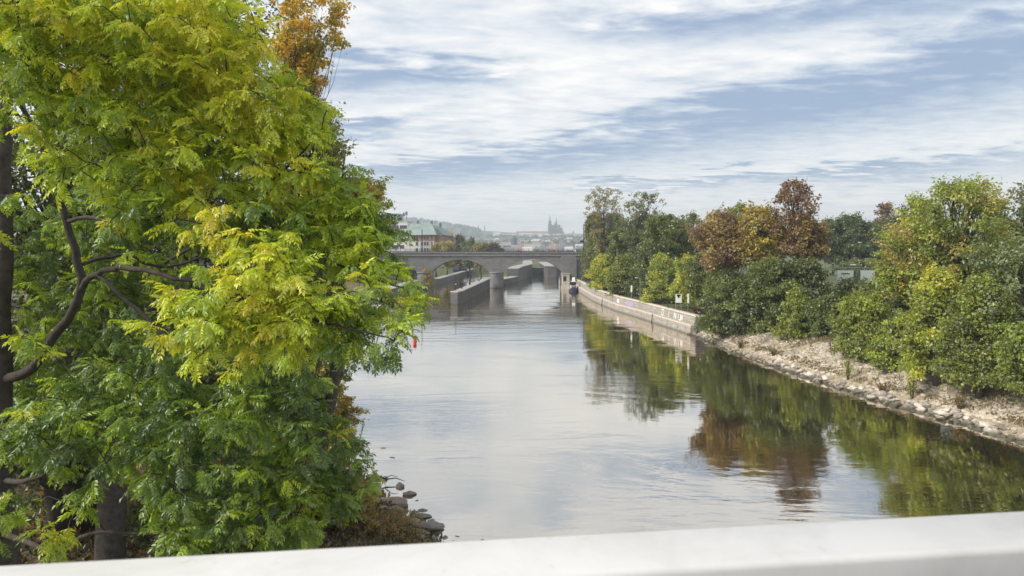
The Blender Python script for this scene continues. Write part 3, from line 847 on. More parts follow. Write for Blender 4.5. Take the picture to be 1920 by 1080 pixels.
for i, x in enumerate(np.arange(-46, XA + 10, 1.5)):
    link('railing_post', rp, rail_o, (float(x), 0, 0))
bal = MB()
for x in np.arange(-46, XA + 10, .3):
    bal.box(x - .015, -.285, ZT + 1.0, x + .015, -.255, ZT + 2.0)
prop(bal.build('balusters', M_RAILG, via), kind='stuff')
def mast(px, top, label, arm):
    X = (px - 960) / F * (VY + 2)
    zt = H - (top - HY) / F * VY
    r = empty('catenary_mast', (X, VY + 1.2, ZT + 1.1), label, 'mast')
    h = zt - ZT - 1.1
    MB().box(-.13, -.13, 0, .13, .13, h, (.03, .03)).build('mast_pole', M_IRON, r)
    if arm:
        MB().tube([(0, 0, h * .45), (-1.2, 0, h * .5)], .05, 5).build('arm', M_IRON, r)
        MB().tube([(-.05, 0, h * .8), (-.7, 0, h * .95)], .03, 5).build('arm', M_IRON, r)
        MB().box(-1.1, -.15, h * .34, 0, .15, h * .42).build('signal_box', M_IRON, r)
mast(792, 430, 'plain dark mast on the viaduct in front of the brick building', False)
mast(1094, 420, 'dark mast with side arms where the viaduct meets the trees', True)

# ------------------------------------------------------------------ guide walls, lock, boat
def wall_run(name, label, pts, w_, z0, z1, m=M_CONC, cap=True, nose=False):
    """pts: (x,y) line of the right face; thickness w_ to the left"""
    r = empty(name, (pts[0][0], pts[0][1], 0), label, 'wall')
    ox, oy = pts[0]
    P_ = [Vector((x - ox, y - oy, 0)) for x, y in pts]
    vs = []; cv = []
    for i, p in enumerate(P_):
        d = (P_[min(i + 1, len(P_) - 1)] - P_[max(i - 1, 0)]).normalized()
        nl = Vector((-d.y, d.x, 0))
        q = p + nl * w_
        zt = z1[i] if hasattr(z1, '__len__') else z1
        vs += [(p.x, p.y, z0), (p.x, p.y, zt), (q.x, q.y, zt), (q.x, q.y, z0)]
        a = p - nl * .12; b = q + nl * .12
        cv += [(a.x, a.y, zt), (a.x, a.y, zt + .22), (b.x, b.y, zt + .22), (b.x, b.y, zt)]
    def skin(v):
        fs = [(i * 4 + k, i * 4 + (k + 1) % 4, i * 4 + (k + 1) % 4 + 4, i * 4 + k + 4) for i in range(len(P_) - 1) for k in range(4)]
        return fs + [(3, 2, 1, 0), tuple(len(v) - 4 + k for k in range(4))]
    MB().add(vs, skin(vs)).build('wall_body', m, r)
    if cap:
        MB().add(cv, skin(cv)).build('coping', M_COPE2, r)
    return r
M_COPE2 = mat('concrete_top', (.30, .29, .28), .85, .2, 2, coord='World')
gw = wall_run('guide_wall', 'grey guide wall pointing at the viewer from the river pier', [(-11.9, 149), (-11.0, 151), (-6.6, 205)], 1.7, -2.2, [2.7, 2.75, 2.9])
fd = MB().box(-.05, -.1, .3, .05, .1, 2.7).mesh('fender', mat('timber', (.13, .12, .11), .9, .3, 5))
for i in range(12):
    t_ = i / 12
    link('fender', fd, gw, (.9 + t_ * 4.4 + .12, 3 + t_ * 51, 0))
s1 = empty('river_sign', (-12.4, 150.6, 2.92), 'dark river sign on a post at the tip of the guide wall', 'sign')
MB().tube([(0, 0, 0), (0, 0, 3.4)], .06, 6).build('post', M_IRON, s1)
MB().box(-.42, -.09, 1.1, .42, -.06, 1.95).build('panel', M_IRON, s1)
MB().box(-.2, -.097, 1.35, .2, -.092, 1.7).build('print', M_GREYM, s1)
bl_ = MB().lathe([(.16, 0), (.16, .3), (.22, .32), (.22, .42), (0, .46)], 8).mesh('bollard', M_IRON)
for i, (x, y, lb) in enumerate([(-11.6, 158, 'iron bollard on the guide wall nearest its tip'), (-10.6, 172, 'iron bollard on the middle of the guide wall'), (-9.2, 190, 'iron bollard on the guide wall nearest the viaduct')]):
    prop(link('bollard', bl_, None, (x, y, 3.0)), lb, 'bollard', 'bollards on the guide wall')
wall_run('guide_wall', 'low grey guide wall running on behind the river pier', [(-2.4, 221), (2.2, 241)], 2.5, -2.2, 1.9)
wall_run('lock_wall', 'tall left wall of the lock beyond the middle arch', [(2.2, 243), (4.2, 262), (8.6, 290), (9.5, 335)], 4.0, -2.2, [4.6, 4.8, 4.9, 5.4])
wall_run('lock_wall', 'right lock wall with a rounded end seen through the middle arch', [(13.4, 290), (13.2, 272), (14.2, 269.6), (17.6, 269.6), (18.6, 272), (18.8, 290)], -.01, -2.2, 4.6, cap=False)
MB().box(13.0, 270, 4.6, 18.9, 335, 4.85).build('lock_platform', M_COPE2)
prop(bpy.data.objects['lock_platform'], 'pale flat top of the right lock wall', 'platform')
MB().box(13.6, 271, -2.2, 18.5, 335, 4.59).build('lock_core', M_CONC)
prop(bpy.data.objects['lock_core'], 'grey concrete mass under the right lock platform', 'wall')
gt = empty('lock_gate', (8.6, 290, 0), 'dark closed lock gate between the two lock walls', 'gate')
M_GATE = mat('gate_steel', (.035, .045, .055), .55, .3, 1.5, metal=.3)
for i in range(6):
    MB().box(.05, 0, -.3 + i * .62, 4.8, .35, -.3 + i * .62 + .56).build('gate_plank', M_GATE, gt)
MB().box(0, -.12, 3.42, 4.9, .6, 3.62).build('gate_walkway', M_COPE2, gt)
wall_run('river_wall', 'long low wall on the left side of the channel beyond the viaduct', [(-24, 224), (-21.5, 270), (-18, 330)], 2.0, -2, [1.9, 1.7, 1.6])
wall_run('river_wall', 'dark retaining wall under the left arches', [(-30.0, 150), (-28.0, 206)], 2.5, -2, 2.2)
hut = empty('lock_hut', (16.4, 206.6, 0), 'pale stepped pier with a dark doorway beside the viaduct abutment', 'hut')
MB().box(-1.3, -1.6, -1, 0.9, .55, 4.3).build('wall', mat('pale_render', (.42, .39, .34), .85, .2, 1.5), hut)
MB().box(-1.5, -1.8, 4.3, 1.1, .57, 4.6).build('roof', M_COPE2, hut)
MB().box(-1.0, -1.64, 2.2, -.1, -1.58, 3.7).build('doorway', M_IRON, hut)
MB().box(-1.8, -2.6, -1, .9, -1.65, .9).build('landing', mat('pale_render', (.4, .4, .4)), hut)
# boat
bo = empty('moored_boat', (17.35, 190, 0), 'small dark hulled boat with a white wheelhouse moored at the quay', 'boat')
M_HULL = mat('boat_hull', (.03, .03, .05), .35, .2, 2)
prof = [(-1.05, 0), (1.05, 0)]
sec = []
for (y, wd, zt) in ((0, .55, 1.15), (1.2, .95, 1.0), (4, 1.1, .85), (8, 1.05, .85), (8.8, .9, .95)):
    sec.append([(-wd, y, zt), (-wd * .75, y, -.3), (wd * .75, y, -.3), (wd, y, zt)])
vs = [p for s_ in sec for p in s_]
fs = [(i * 4 + k, i * 4 + k + 1, i * 4 + k + 5, i * 4 + k + 4) for i in range(4) for k in range(3)] + [(0, 3, 2, 1), (16, 17, 18, 19)] + [(i * 4 + 3, i * 4, i * 4 + 4, i * 4 + 7) for i in range(4)]
MB().add(vs, fs).build('hull', M_HULL, bo)
MB().box(-.8, 1.6, .85, .8, 5.0, 1.7).build('cabin', mat('boat_cream', (.5, .45, .45), .5, .1, 2), bo)
MB().box(-.62, 1.9, 1.7, .62, 3.9, 2.75).build('wheelhouse', M_IRON, bo)
MB().box(-.7, 1.8, 2.75, .7, 4.1, 2.85).build('roof', M_WHITE, bo)
MB().box(-.42, 2.4, 2.95, .42, 2.5, 4.0).build('white_board', M_WHITE, bo)
MB().tube([(0, 2.6, 2.7), (0, 2.6, 3.9)], .05, 6).build('board_post', M_GREYM, bo)
for x in (-.5, .1):
    MB().box(x, 1.57, 1.1, x + .4, 1.6, 1.5).build('window', M_HULL, bo)
MB().tube([(-1.12, 1.2, .95), (-1.15, 4, .8), (-1.1, 8, .8)], .07, 6).build('rubbing_strake', M_WHITE, bo)
# buoy
by = empty('channel_buoy', (-13.1, 92, 0), 'red can buoy floating beyond the tips of the ash branches', 'buoy')
M_RED = mat('buoy_red', (.45, .02, .03), .4, .15, 3)
MB().lathe([(0, -.3), (.3, -.28), (.3, .08), (.24, .12), (.24, .72), (.27, .74), (.27, .84), (0, .86)], 14).build('float', M_RED, by, True)
MB().tube([(0, 0, .84), (0, 0, 1.0)], .03, 6).build('top_ring', M_GREYM, by)
jt = empty('floating_jetty', (-27.5, 143, 0), 'small pale floating jetty at the left bank glimpsed through leaves', 'jetty')
MB().box(-3, 0, -.2, 1.2, 2.2, .35).build('deck', mat('jetty_deck', (.4, .4, .4), .8, .2, 2), jt)
for x in (-2.6, .9):
    MB().tube([(x, .1, -.5), (x, .1, 1.2)], .06, 6).build('pile', M_IRON, jt)

# ------------------------------------------------------------------ fence with banners, right
fr_ = empty('sports_fence', (45.5, 92, 3.4), 'wire fence with two pale green white banners behind the bushes', 'fence')
fb = at(1610, 520, 96)
fr_.location = (float(fb[0]), 96, 3.6)
zt = H - (502 - HY) / F * 96 - 3.6
for i in range(9):
    MB().tube([(-6 + i * 1.7, 0, 0), (-6 + i * 1.7, 0, zt + .1)], .04, 6).build('fence_post', M_GREYM, fr_)
mr = MB()
for z in np.arange(.2, zt, .22):
    mr.tube([(-6, 0, z), (7.6, 0, z)], .012, 4)
mr.tube([(-6, 0, zt), (7.6, 0, zt)], .04, 5)
prop(mr.build('wires', M_GREYM, fr_), kind='stuff')
M_BAN = mat('banner', (.62, .68, .64), .7, .12, .6)
zb0, zb1 = H - (522 - HY) / F * 96 - 3.6, H - (507 - HY) / F * 96 - 3.6
for (a, b) in ((1570, 1600), (1613, 1640)):
    q0, q1 = (a - 960) / F * 96 - fb[0], (b - 960) / F * 96 - fb[0]
    MB().box(q0, -.07, zb0 - .6, q1, -.05, zb1).build('banner', M_BAN, fr_)
bpn = MB()
q0 = (1577 - 960) / F * 96 - fb[0]
for i in range(7):
    bpn.box(q0 + i * .17, -.085, zb1 - .55, q0 + i * .17 + .12, -.075, zb1 - .38 + .05 * (i % 2))
bpn.build('banner_print', M_IRON, fr_)
# floodlight pole and red-white-blue structure behind chestnut
for px, Y, lb in ((1612, 150, 'thin floodlight pole in front of the dark spreading tree'), (1600, 98, 'short white lamp pole at the banner fence')):
    b0 = at(px, 455 if Y > 100 else 497, Y)
    r = empty('lamp_pole', (b0[0], Y, 3.5), lb, 'lamp')
    h = b0[2] - 3.5
    MB().tube([(0, 0, 0), (0, 0, h)], .035, 6).build('pole', M_IRON, r)
    MB().box(-.35, -.12, h, .35, .12, h + .1).build('lamp_head', M_WHITE, r)

# ------------------------------------------------------------------ buildings
M_WIN = mat('window_glass', (.045, .055, .07), .15, .3, .2, spec=.6)
def house(name, label, group, px0, px1, py_top, Y, depth, wall, roof, rtype='flat', roofh=3.0, cols=0, rows=0, ww=1.1, wh=1.6, zb=3.0, rz=0.0, sill=2.2, cat='building', fh=None, side=0):
    x0, x1 = (px0 - 960) / F * Y, (px1 - 960) / F * Y
    zt = H - (py_top - HY) / F * Y
    zw = zt - (roofh if rtype != 'flat' else .5)
    w_ = x1 - x0
    r = empty(name, (x0, Y, zb), label, cat, group, rz)
    h = zw - zb
    MB().box(0, 0, -2, w_, depth, h).build('wall', wall, r)
    if rtype == 'flat':
        MB().box(-.2, -.2, h, w_ + .2, depth + .2, h + .5).build('roof', roof, r)
    elif rtype == 'gable':
        MB().add([(-.4, -.4, h), (w_ + .4, -.4, h), (w_ + .4, depth + .4, h), (-.4, depth + .4, h), (-.4, depth / 2, h + roofh), (w_ + .4, depth / 2, h + roofh)],
                 [(0, 1, 5, 4), (2, 3, 4, 5), (0, 4, 3), (1, 2, 5), (3, 2, 1, 0)]).build('roof', roof, r)
    else:
        i = min(w_ * .35, depth * .45)
        MB().add([(-.4, -.4, h), (w_ + .4, -.4, h), (w_ + .4, depth + .4, h), (-.4, depth + .4, h), (i, depth / 2, h + roofh), (w_ - i, depth / 2, h + roofh)],
                 [(0, 1, 5, 4), (2, 3, 4, 5), (0, 4, 3), (1, 2, 5), (3, 2, 1, 0)]).build('roof', roof, r)
    if cols and rows:
        fh = fh or (h - sill) / rows
        me = MB().box(-ww / 2, -.04, 0, ww / 2, .02, wh).mesh('window', M_WIN)
        for j in range(rows):
            for i in range(cols):
                link('window', me, r, (w_ * (i + .5) / cols, 0, sill + j * fh))
        if side:
            me2 = MB().box(-.04, -ww / 2, 0, .04, ww / 2, wh).mesh('window', M_WIN)
            for j in range(rows):
                for i in range(side):
                    link('window', me2, r, (w_, depth * (i + .5) / side, sill + j * fh))
    return r, w_, h
W_WHITE = mat('render_white', (.66, .65, .64), .8, .08, .3)
W_GREY = mat('render_grey', (.42, .42, .42), .8, .1, .3)
W_BRICK = mat('brick_red', (.30, .17, .135), .85, .2, .6)
W_PINK = mat('render_pink', (.55, .40, .37), .85, .1, .3)
W_CREAM = mat('render_cream', (.58, .52, .42), .85, .1, .3)
R_GREEN = mat('roof_copper', (.22, .28, .26), .7, .2, .4)
R_RED = mat('roof_tile', (.26, .165, .14), .85, .25, .4)
R_GREY = mat('roof_slate', (.14, .15, .17), .8, .2, .4)
# white modern office block
r, w_, h = house('office_block', 'white modern office block with dark window bands left of the green roof', None, 640, 764, 414, 330, 30, W_WHITE, W_GREY, cols=0)
for j in range(6):
    for i in range(8):
        MB().box(w_ * i / 8 + .25, -.06, 2.0 + j * 3.2, w_ * (i + 1) / 8 - .25, .02, 3.7 + j * 3.2).build('window', M_WIN, r)
MB().box(w_ * .68, 4, h + .5, w_ * .86, 14, h + 4.2).build('plant_room', mat('plant_grey', (.2, .24, .28), .6, .2, .4), r)
for (x, hh_) in ((w_ * .93, 5.0), (w_ * .97, 5.6), (w_ * .885, 3.0)):
    a = MB().tube([(x, 3, h + .5), (x, 3, h + hh_)], .12, 6)
    a.box(x - .5, 2.7, h + hh_ - 2.2, x + .5, 3.3, h + hh_ - .6)
    a.build('antenna', R_GREY, r)
# green roofed brick and white building, corner view
cx_ = (796 - 960) / F * 318
gb = empty('brick_building', (cx_, 318, 3), 'brick and white building with a green copper roof and turning corner', 'building')
hG = H - (440 - HY) / F * 318 - 3
hR = H - (417 - HY) / F * 318 - 3
LW = 13.0
# left wing faces the viewer, right wing recedes
def block(x0, y0, x1, y1, z0, z1, name, m):
    return MB().box(x0, y0, z0, x1, y1, z1).build(name, m, gb)
block(-9.5, 0, 4.6, 14, -2, hG - 3.0, 'white_wall', W_WHITE)
block(-5.5, -.12, 4.75, 14.1, hG - 3.0, hG, 'brick_storey', W_BRICK)
block(4.6, 3, 7.2, 60, -2, hG - 3.4, 'brick_wing', W_PINK)
block(4.5, 3, 7.3, 60.1, hG - 3.4, hG, 'brick_storey', W_BRICK)
block(-2.0, -.16, 2.2, -.1, -2, hG - 3.0, 'grey_bay', W_GREY)
MB().add([(-10, -.8, hG - .3), (5.6, -.8, hG), (5.6, 14.6, hG), (-10, 14.6, hG - .3), (-7, 7, hR), (2.5, 7, hR)],
         [(0, 1, 5, 4), (2, 3, 4, 5), (0, 4, 3), (1, 2, 5), (3, 2, 1, 0)]).build('roof', R_GREEN, gb)
MB().add([(4.0, 8, hG), (8.2, 8, hG), (8.2, 61, hG), (4.0, 61, hG), (3.2, 10, hR - .6), (3.2, 59, hR - 1.4)],
         [(1, 2, 5, 4), (3, 0, 4, 5), (0, 1, 4), (2, 3, 5), (3, 2, 1, 0)]).build('roof', R_GREEN, gb)
for j in range(5):
    for x in (-3.6, -1.2, .2, 1.4, 3.4):
        MB().box(x - .45, -.2, 1.2 + j * 2.9, x + .45, -.14, 2.9 + j * 2.9).build('window', M_WIN, gb)
    for i in range(12):
        MB().box(7.18, 5 + i * 4.4, 1.2 + j * 2.9, 7.26, 6.4 + i * 4.4, 2.9 + j * 2.9).build('window', M_WIN, gb)
for x, y in ((-4, 7), (2.5, 7), (3.2, 40)):
    MB().box(x - .5, y - .5, hR - 1.5, x + .5, y + .5, hR + 1.0).build('chimney', R_GREY, gb)
MB().tube([(3, 20, hR - 1), (3, 20, hR + 4.0)], [.09, .03], 5).build('flag_pole', M_GREYM, gb)
house('red_house', 'small house with a steep red pyramid roof right of the brick building', None, 831, 851, 432, 372, 7, W_PINK, R_RED, 'hip', 5.5, 3, 2, zb=3)
house('red_house', 'low house with orange roof tucked between autumn trees', None, 852, 868, 446, 380, 8, W_CREAM, R_RED, 'gable', 3, 3, 1)
house('white_house', 'low white house half hidden at the left end of the viaduct', None, 655, 720, 425, 300, 10, W_WHITE, W_WHITE, 'flat', .5, 7, 4, zb=3)
# houses seen through the arch and just over the deck
house('pink_house', 'pink house row with white windows seen through the middle arch', None, 991, 1012, 480, 420, 10, W_PINK, R_RED, 'gable', 2.5, 5, 2, ww=.8, wh=1.3, sill=.8, zb=0)
house('white_house', 'white town house beside the pink one seen through the arch', None, 1013, 1030, 482, 425, 10, W_WHITE, R_RED, 'gable', 2, 5, 2, ww=.8, wh=1.2, sill=.8, zb=0)
house('cream_house', 'cream house at the right seen through the middle arch', None, 1031, 1052, 484, 430, 10, W_CREAM, R_GREY, 'gable', 2, 5, 2, ww=.8, wh=1.1, sill=.6, zb=0)
FAR = 'pale far houses below the castle hill'
FL = 'pale far town house in the haze below the castle'
rg = random.Random(5)
walls = [W_WHITE, W_CREAM, W_PINK, W_GREY, W_WHITE]
roofs = [R_RED, R_GREY, R_GREY, R_RED]
wn = {'render_white': 'white', 'render_cream': 'cream', 'render_pink': 'pink', 'render_grey': 'grey'}
rn = {'roof_tile': 'red', 'roof_slate': 'slate grey', 'render_grey': 'light grey'}
walls = [W_WHITE, W_CREAM, W_WHITE, W_PINK, W_GREY, W_WHITE]
roofs = [R_RED, R_GREY, W_GREY, R_GREY, W_GREY]
ords = ['first', 'second', 'third', 'fourth', 'fifth', 'sixth', 'seventh', 'eighth', 'ninth', 'tenth', 'eleventh', 'twelfth', 'thirteenth', 'fourteenth']
for (Yr, y0, y1, where) in ((2300, 440.5, 446, 'the top row'), (1950, 445, 451, 'the second row down'), (1550, 449, 455, 'the middle row'), (1050, 455, 460, 'the row behind the halls'), (660, 460, 464, 'the railing row')):
    px = 912.0 if Yr < 2000 else 925.0
    i = 0
    while px < 1095:
        wpx = rg.uniform(8, 17)
        top = rg.uniform(y0, y1)
        X = (px - 960) / F * Yr
        zb = float(gz(X, Yr)) - 2
        zt = H - (top - HY) / F * Yr
        if zt - zb < 9: zt = zb + rg.uniform(9, 14); top = HY + (H - zt) * F / Yr
        wl_, rf_ = rg.choice(walls), rg.choice(roofs)
        house('town_house', f"far {wn[wl_.name]} house, {rn[rf_.name]} roof, {ords[i]} from left in {where}", FAR, px, px + wpx, top, Yr + rg.uniform(-60, 60), rg.uniform(12, 20), wl_, rf_, rg.choice(['gable', 'hip', 'gable']), rg.uniform(3, 5),
              cols=(4 if Yr < 1600 else 0), rows=(3 if Yr < 1600 else 0), zb=zb, ww=1.4, wh=2, cat='house')
        px += wpx * rg.uniform(1.0, 1.35)
        i += 1
# woods on the far slopes
rgw = np.random.default_rng(55)
nw = 2600
yy = rgw.uniform(1250, 3350, nw); qx = rgw.uniform(560, 1130, nw)
xx = (qx - 960) / F * yy
kk = (lump(xx, yy, .012) + rgw.normal(0, .35, nw) > -.1) | (yy > 2850) & (qx < 905)
xx, yy = xx[kk], yy[kk]
hh2 = np.where((qx[kk] > 900) & (yy > 2250), 0, 1) > 0
xx, yy = xx[hh2], yy[hh2]
nw = len(xx)
per = 26
ci = np.repeat(np.arange(nw), per)
dv = unit(rgw.normal(0, 1, (nw * per, 3)))
rad = rgw.uniform(4, 9, nw)
Pw = np.stack([xx, yy, gz(xx, yy) + rad * .6], 1)[ci] + dv * (rad[ci] * rgw.random(nw * per) ** .4)[:, None] * [1, 1, .9]
pw = np.array([(.06, .085, .03), (.09, .10, .035), (.15, .11, .05), (.05, .07, .03)])
wood = link('hillside_wood', leaves_mesh('hillside_wood', Pw, unit(dv + [0, 0, .4]), unit(rgw.normal(0, 1, (nw * per, 3))), rgw.uniform(3, 6, nw * per), pw[rgw.integers(0, 4, nw)][ci], M_LEAF, .5))
prop(wood, kind='stuff')
house('long_hall', 'long low hall with a white roof edge left of the dome', None, 930, 958, 454, 760, 20, W_GREY, W_WHITE, 'flat', cols=10, rows=2, ww=1.6, wh=2, zb=3)
house('long_hall', 'long pale hall right of the dome just above the viaduct railing', None, 984, 1014, 457, 740, 20, W_CREAM, W_WHITE, 'flat', cols=10, rows=1, ww=1.6, wh=2, zb=3)
# dome
dm = empty('domed_hall', (at(961, 460, 900)[0], 900, 3), 'hall with a dark round dome rising over the viaduct railing', 'building')
hD = H - (441 - HY) / F * 900 - 3
MB().box(-10, -6, -2, 10, 12, hD * .45).build('wall', W_GREY, dm)
MB().lathe([(6.2, hD * .45), (6.2, hD * .6), (5.8, hD * .78), (4.6, hD * .9), (2.6, hD * .97), (.6, hD), (0, hD + .1)], 16, (0, 3, 0)).build('dome', R_GREY, dm, True)
for i in range(6):
    MB().box(-9 + i * 3.2, -6.05, hD * .15, -7.4 + i * 3.2, -5.98, hD * .33).build('window', M_WIN, dm)
# castle and cathedral
Yc = 2500
ucast = lambda px, py: (float((px - 960) / F * Yc), float(H - (py - HY) / F * Yc))
M_CATH = mat('cathedral_stone', (.10, .095, .09), .9, .15, .02)
M_CROOF = mat('cathedral_roof', (.07, .085, .09), .9, .15, .02)
cb = ucast(1041, 447)
ca = empty('cathedral', (cb[0], Yc, cb[1]), 'dark gothic cathedral with a tall tower and spires above the castle', 'cathedral')
def cpx(px, py): q = ucast(px, py); return q[0] - cb[0], q[1] - cb[1]
def spire(name, pxc, wpx, pb, pt, n=4, y=0, shaft=None, m=M_CROOF, par=ca):
    x, z0 = cpx(pxc, pb); _, z1 = cpx(pxc, pt)
    s_ = wpx / F * Yc / 2
    MB().lathe([(s_ * 1.3, z0), (s_ * .5, z0 + (z1 - z0) * .45), (.35, z1)], n, (x, y, 0)).build(name, m, par)
def cbox(name, p0, p1, pt, pb, y0, y1, m=M_CATH, top=None):
    a, z1 = cpx(p0, pt); b, z0 = cpx(p1, pb)
    MB().box(a, y0, z0, b, y1, z1, top).build(name, m, ca)
cbox('great_tower', 1027.5, 1034.5, 420, 450, -8, 6)
cbox('tower_gallery', 1028.5, 1033.5, 415.5, 420, -7, 5)
spire('tower_helm', 1031, 5, 415.5, 409, 8, -1)
spire('tower_spire', 1031, 2.0, 410, 401.5, 8, -1)
cbox('nave', 1032, 1051, 428, 450, 0, 26)
a, z0 = cpx(1033, 428); b, z1 = cpx(1051, 421.5)
MB().add([(a, 0, z0), (b, 0, z0), (b, 26, z0), (a, 26, z0), (a, 13, z1), (b, 13, z1)], [(0, 1, 5, 4), (2, 3, 4, 5), (0, 4, 3), (1, 2, 5)]).build('nave_roof', M_CROOF, ca)
cbox('west_tower', 1041, 1045, 420, 430, 2, 12)
spire('tower_spire', 1043, 3.4, 420, 407, 8, 7)
spire('tower_spire', 1040.3, 1.6, 422, 416, 8, 12)
cbox('choir', 1051, 1056, 427.5, 450, 2, 24, top=(2, 4))
cbox('chapel', 1056, 1058.5, 433, 450, 4, 22, top=(1.5, 4))
spire('choir_spire', 1053, 1.5, 428, 423, 6, 12)
for i in range(6):
    x, z0 = cpx(1036 + i * 2.8, 445); _, z1 = cpx(1036, 427)
    MB().box(x - .8, -2.4, z0, x + .8, -.05, z1, (.3, 1.0)).build('buttress', M_CATH, ca)
    MB().box(x + 1.6, -.3, z0 + 6, x + 4.0, -.04, z1 - 4).build('window', M_WIN, ca)
kb = ucast(997, 446)
house('castle_palace', 'long castle palace with a level roof left of the cathedral', None, 968, 1027, 433.5, Yc - 30, 26, W_PINK, mat('castle_roof', (.20, .12, .10), .9, .2, .02), 'gable', 7, 24, 2, ww=2, wh=3.2, zb=kb[1] - 8, sill=8, cat='palace')
house('castle_palace', 'lower castle wing right of the cathedral', None, 1058, 1092, 440, Yc - 10, 26, W_CREAM, mat('castle_roof', (.2, .12, .1)), 'gable', 6, 14, 2, ww=2, wh=3, zb=kb[1] - 10, sill=6, cat='palace')
for px, top, lb in ((897, 421, 'left one of two slim church towers on the far ridge'), (909, 421.5, 'right one of two slim church towers on the far ridge'), (1075, 432, 'stubby church tower right of the cathedral')):
    Yt = 2850
    x = (px - 960) / F * Yt
    z0 = float(gz(x, Yt)) - 3
    z1 = H - (top - HY) / F * Yt
    r = empty('church_tower', (x, Yt, z0), lb, 'tower')
    hh_ = z1 - z0
    MB().box(-2.1, -2.1, 0, 2.1, 2.1, hh_ * .68).build('shaft', M_CATH, r)
    MB().lathe([(2.8, hh_ * .68), (2.4, hh_ * .76), (1.1, hh_ * .82), (1.3, hh_ * .86), (.15, hh_)], 8).build('onion_roof', M_CROOF, r)

# trees between viaduct and city
MT = 'autumn trees beyond the viaduct'
for (px, top, Y, wpx, pal, lb, sd_) in (
        (838, 452, 262, 30, G_YEL[:1] + G_OLIVE, 'golden tree in front of the brick building', 61),
        (862, 441, 300, 30, [(.13, .10, .05), (.17, .12, .05), (.09, .11, .04)], 'brownish round tree right of the red roofs', 62),
        (880, 447, 290, 30, G_GREY[:2] + G_DARK[2:], 'grey green tree behind the viaduct railing', 63),
        (900, 453, 280, 34, G_OLIVE + G_DARK[2:], 'olive tree behind the viaduct, beside the grey green one', 64),
        (925, 455, 285, 40, [(.18, .11, .06), (.13, .10, .05), (.10, .11, .05)], 'low rusty tree behind the viaduct left of the dome', 65),
        (818, 455, 252, 24, G_YEL[:1] + G_OLIVE, 'pale yellow tree against the white wall of the brick building', 66)):
    T('tree', lb, MT, px, top, 500, Y, wpx, pal, 'round', .9, .5, 1.4, sd_)
LT = 'dark trees under the left arches'
for (px, top, bot, Y, wpx, pal, lb, sd_) in (
        (700, 492, 545, 236, 60, G_DARK, 'dark tree under the leftmost visible arch', 71),
        (755, 492, 540, 232, 60, G_DARK + G_OLIVE[:1], 'dark tree beside the pier under the left arch', 72),
        (660, 480, 545, 196, 70, G_DARK[1:], 'green tree at the left bank in front of the viaduct', 73),
        (800, 506, 534, 207, 18, G_YEL[2:] + G_OLIVE[:1], 'small orange shrub at the foot of the left pier', 74),
        (842, 490, 522, 345, 40, G_MID, 'green tree seen through the second arch', 75),
        (880, 488, 520, 350, 44, G_DARK + G_OLIVE, 'dark tree seen through the second arch near the river pier', 76)):
    T('tree' if sd_ != 74 else 'shrub', lb, LT, px, top, bot, Y, wpx, pal, 'bush' if sd_ in (74,) else 'round', 1, .45, 1.2, sd_, cat='tree' if sd_ != 74 else 'shrub', zbase=(-.5 if sd_ == 74 else 2.0))
bg = empty('blue_barge', (at(864, 505, 300)[0], 300, 0), 'dark blue barge lying across under the second arch', 'boat')
M_BLUE = mat('barge_blue', (.04, .05, .13), .5, .2, 1)
MB().add([(-4.6, 0, -.3), (4.6, 0, -.3), (4.6, 3, -.3), (-4.6, 3, -.3), (-5.2, -.3, 1.6), (5.2, -.3, 1.6), (5.2, 3.3, 1.6), (-5.2, 3.3, 1.6)],
         [(3, 2, 1, 0), (4, 5, 6, 7), (0, 1, 5, 4), (1, 2, 6, 5), (2, 3, 7, 6), (3, 0, 4, 7)]).build('hull', M_BLUE, bg)
MB().box(-3.5, .4, 1.6, 2.5, 2.6, 2.6).build('cabin', M_BLUE, bg)
MB().box(2.6, .6, 1.6, 4.2, 2.4, 2.3).build('hatch', M_WHITE, bg)

# ------------------------------------------------------------------ right bank: rip-rap and pitched slope
M_ROCK = mat('riprap_rock', (.40, .37, .335), .85, .5, 1.6, .04, 6, coord='World')
M_ROCKD = mat('wet_rock', (.17, .155, .14), .55, .35, 3, .02, 9)
M_PITCH = mat('pitching_stone', (.42, .37, .30), .9, .3, 1.1, .03, 7, coord='World')
def rock_mesh(seed, name='stone', m=M_ROCK, sub=1):
    rg = np.random.default_rng(seed)
    import bmesh
    bm = bmesh.new()
    bmesh.ops.create_icosphere(bm, subdivisions=sub, radius=.5)
    ax = unit(rg.normal(0, 1, (5, 3)))
    for v in bm.verts:
        c_ = np.array(v.co)
        for a in ax:                       # chop flat facets
            q = c_ @ a
            if q > .33: c_ = c_ - a * (q - .33)
        c_ = c_ * (1 + rg.normal(0, .05))
        v.co = c_
    me = bpy.data.meshes.new(name)
    bm.to_mesh(me); bm.free()
    me.materials.append(m)
    return me
_t = NT.__new__(NT); _t.t = M_ROCK.node_tree
_p = [n for n in M_ROCK.node_tree.nodes if n.type == 'BSDF_PRINCIPLED'][0]
_src = _p.inputs['Base Color'].links[0].from_socket
_rnd = _t.ramp(_t.n('ShaderNodeObjectInfo').outputs['Random'], [(0, (.5, .47, .43)), (.5, (.95, .93, .9)), (1, (1.25, 1.22, 1.18))])
_z = _t.n('ShaderNodeSeparateXYZ', {0: _t.n('ShaderNodeNewGeometry').outputs['Position']}).outputs[2]
_wet = _t.smooth(_t.m('ADD', _z, _t.m('MULTIPLY', _t.noise(None, 3.0, 3), -.15)), 0.0, 0.28, 0.85, 0.0)
_c = _t.mix(1.0, _src, _rnd, 'MULTIPLY')
_t.put(_p.inputs['Base Color'], _t.mix(_wet, _c, (.045, .045, .025)))
rocks = [rock_mesh(i) for i in range(10)]
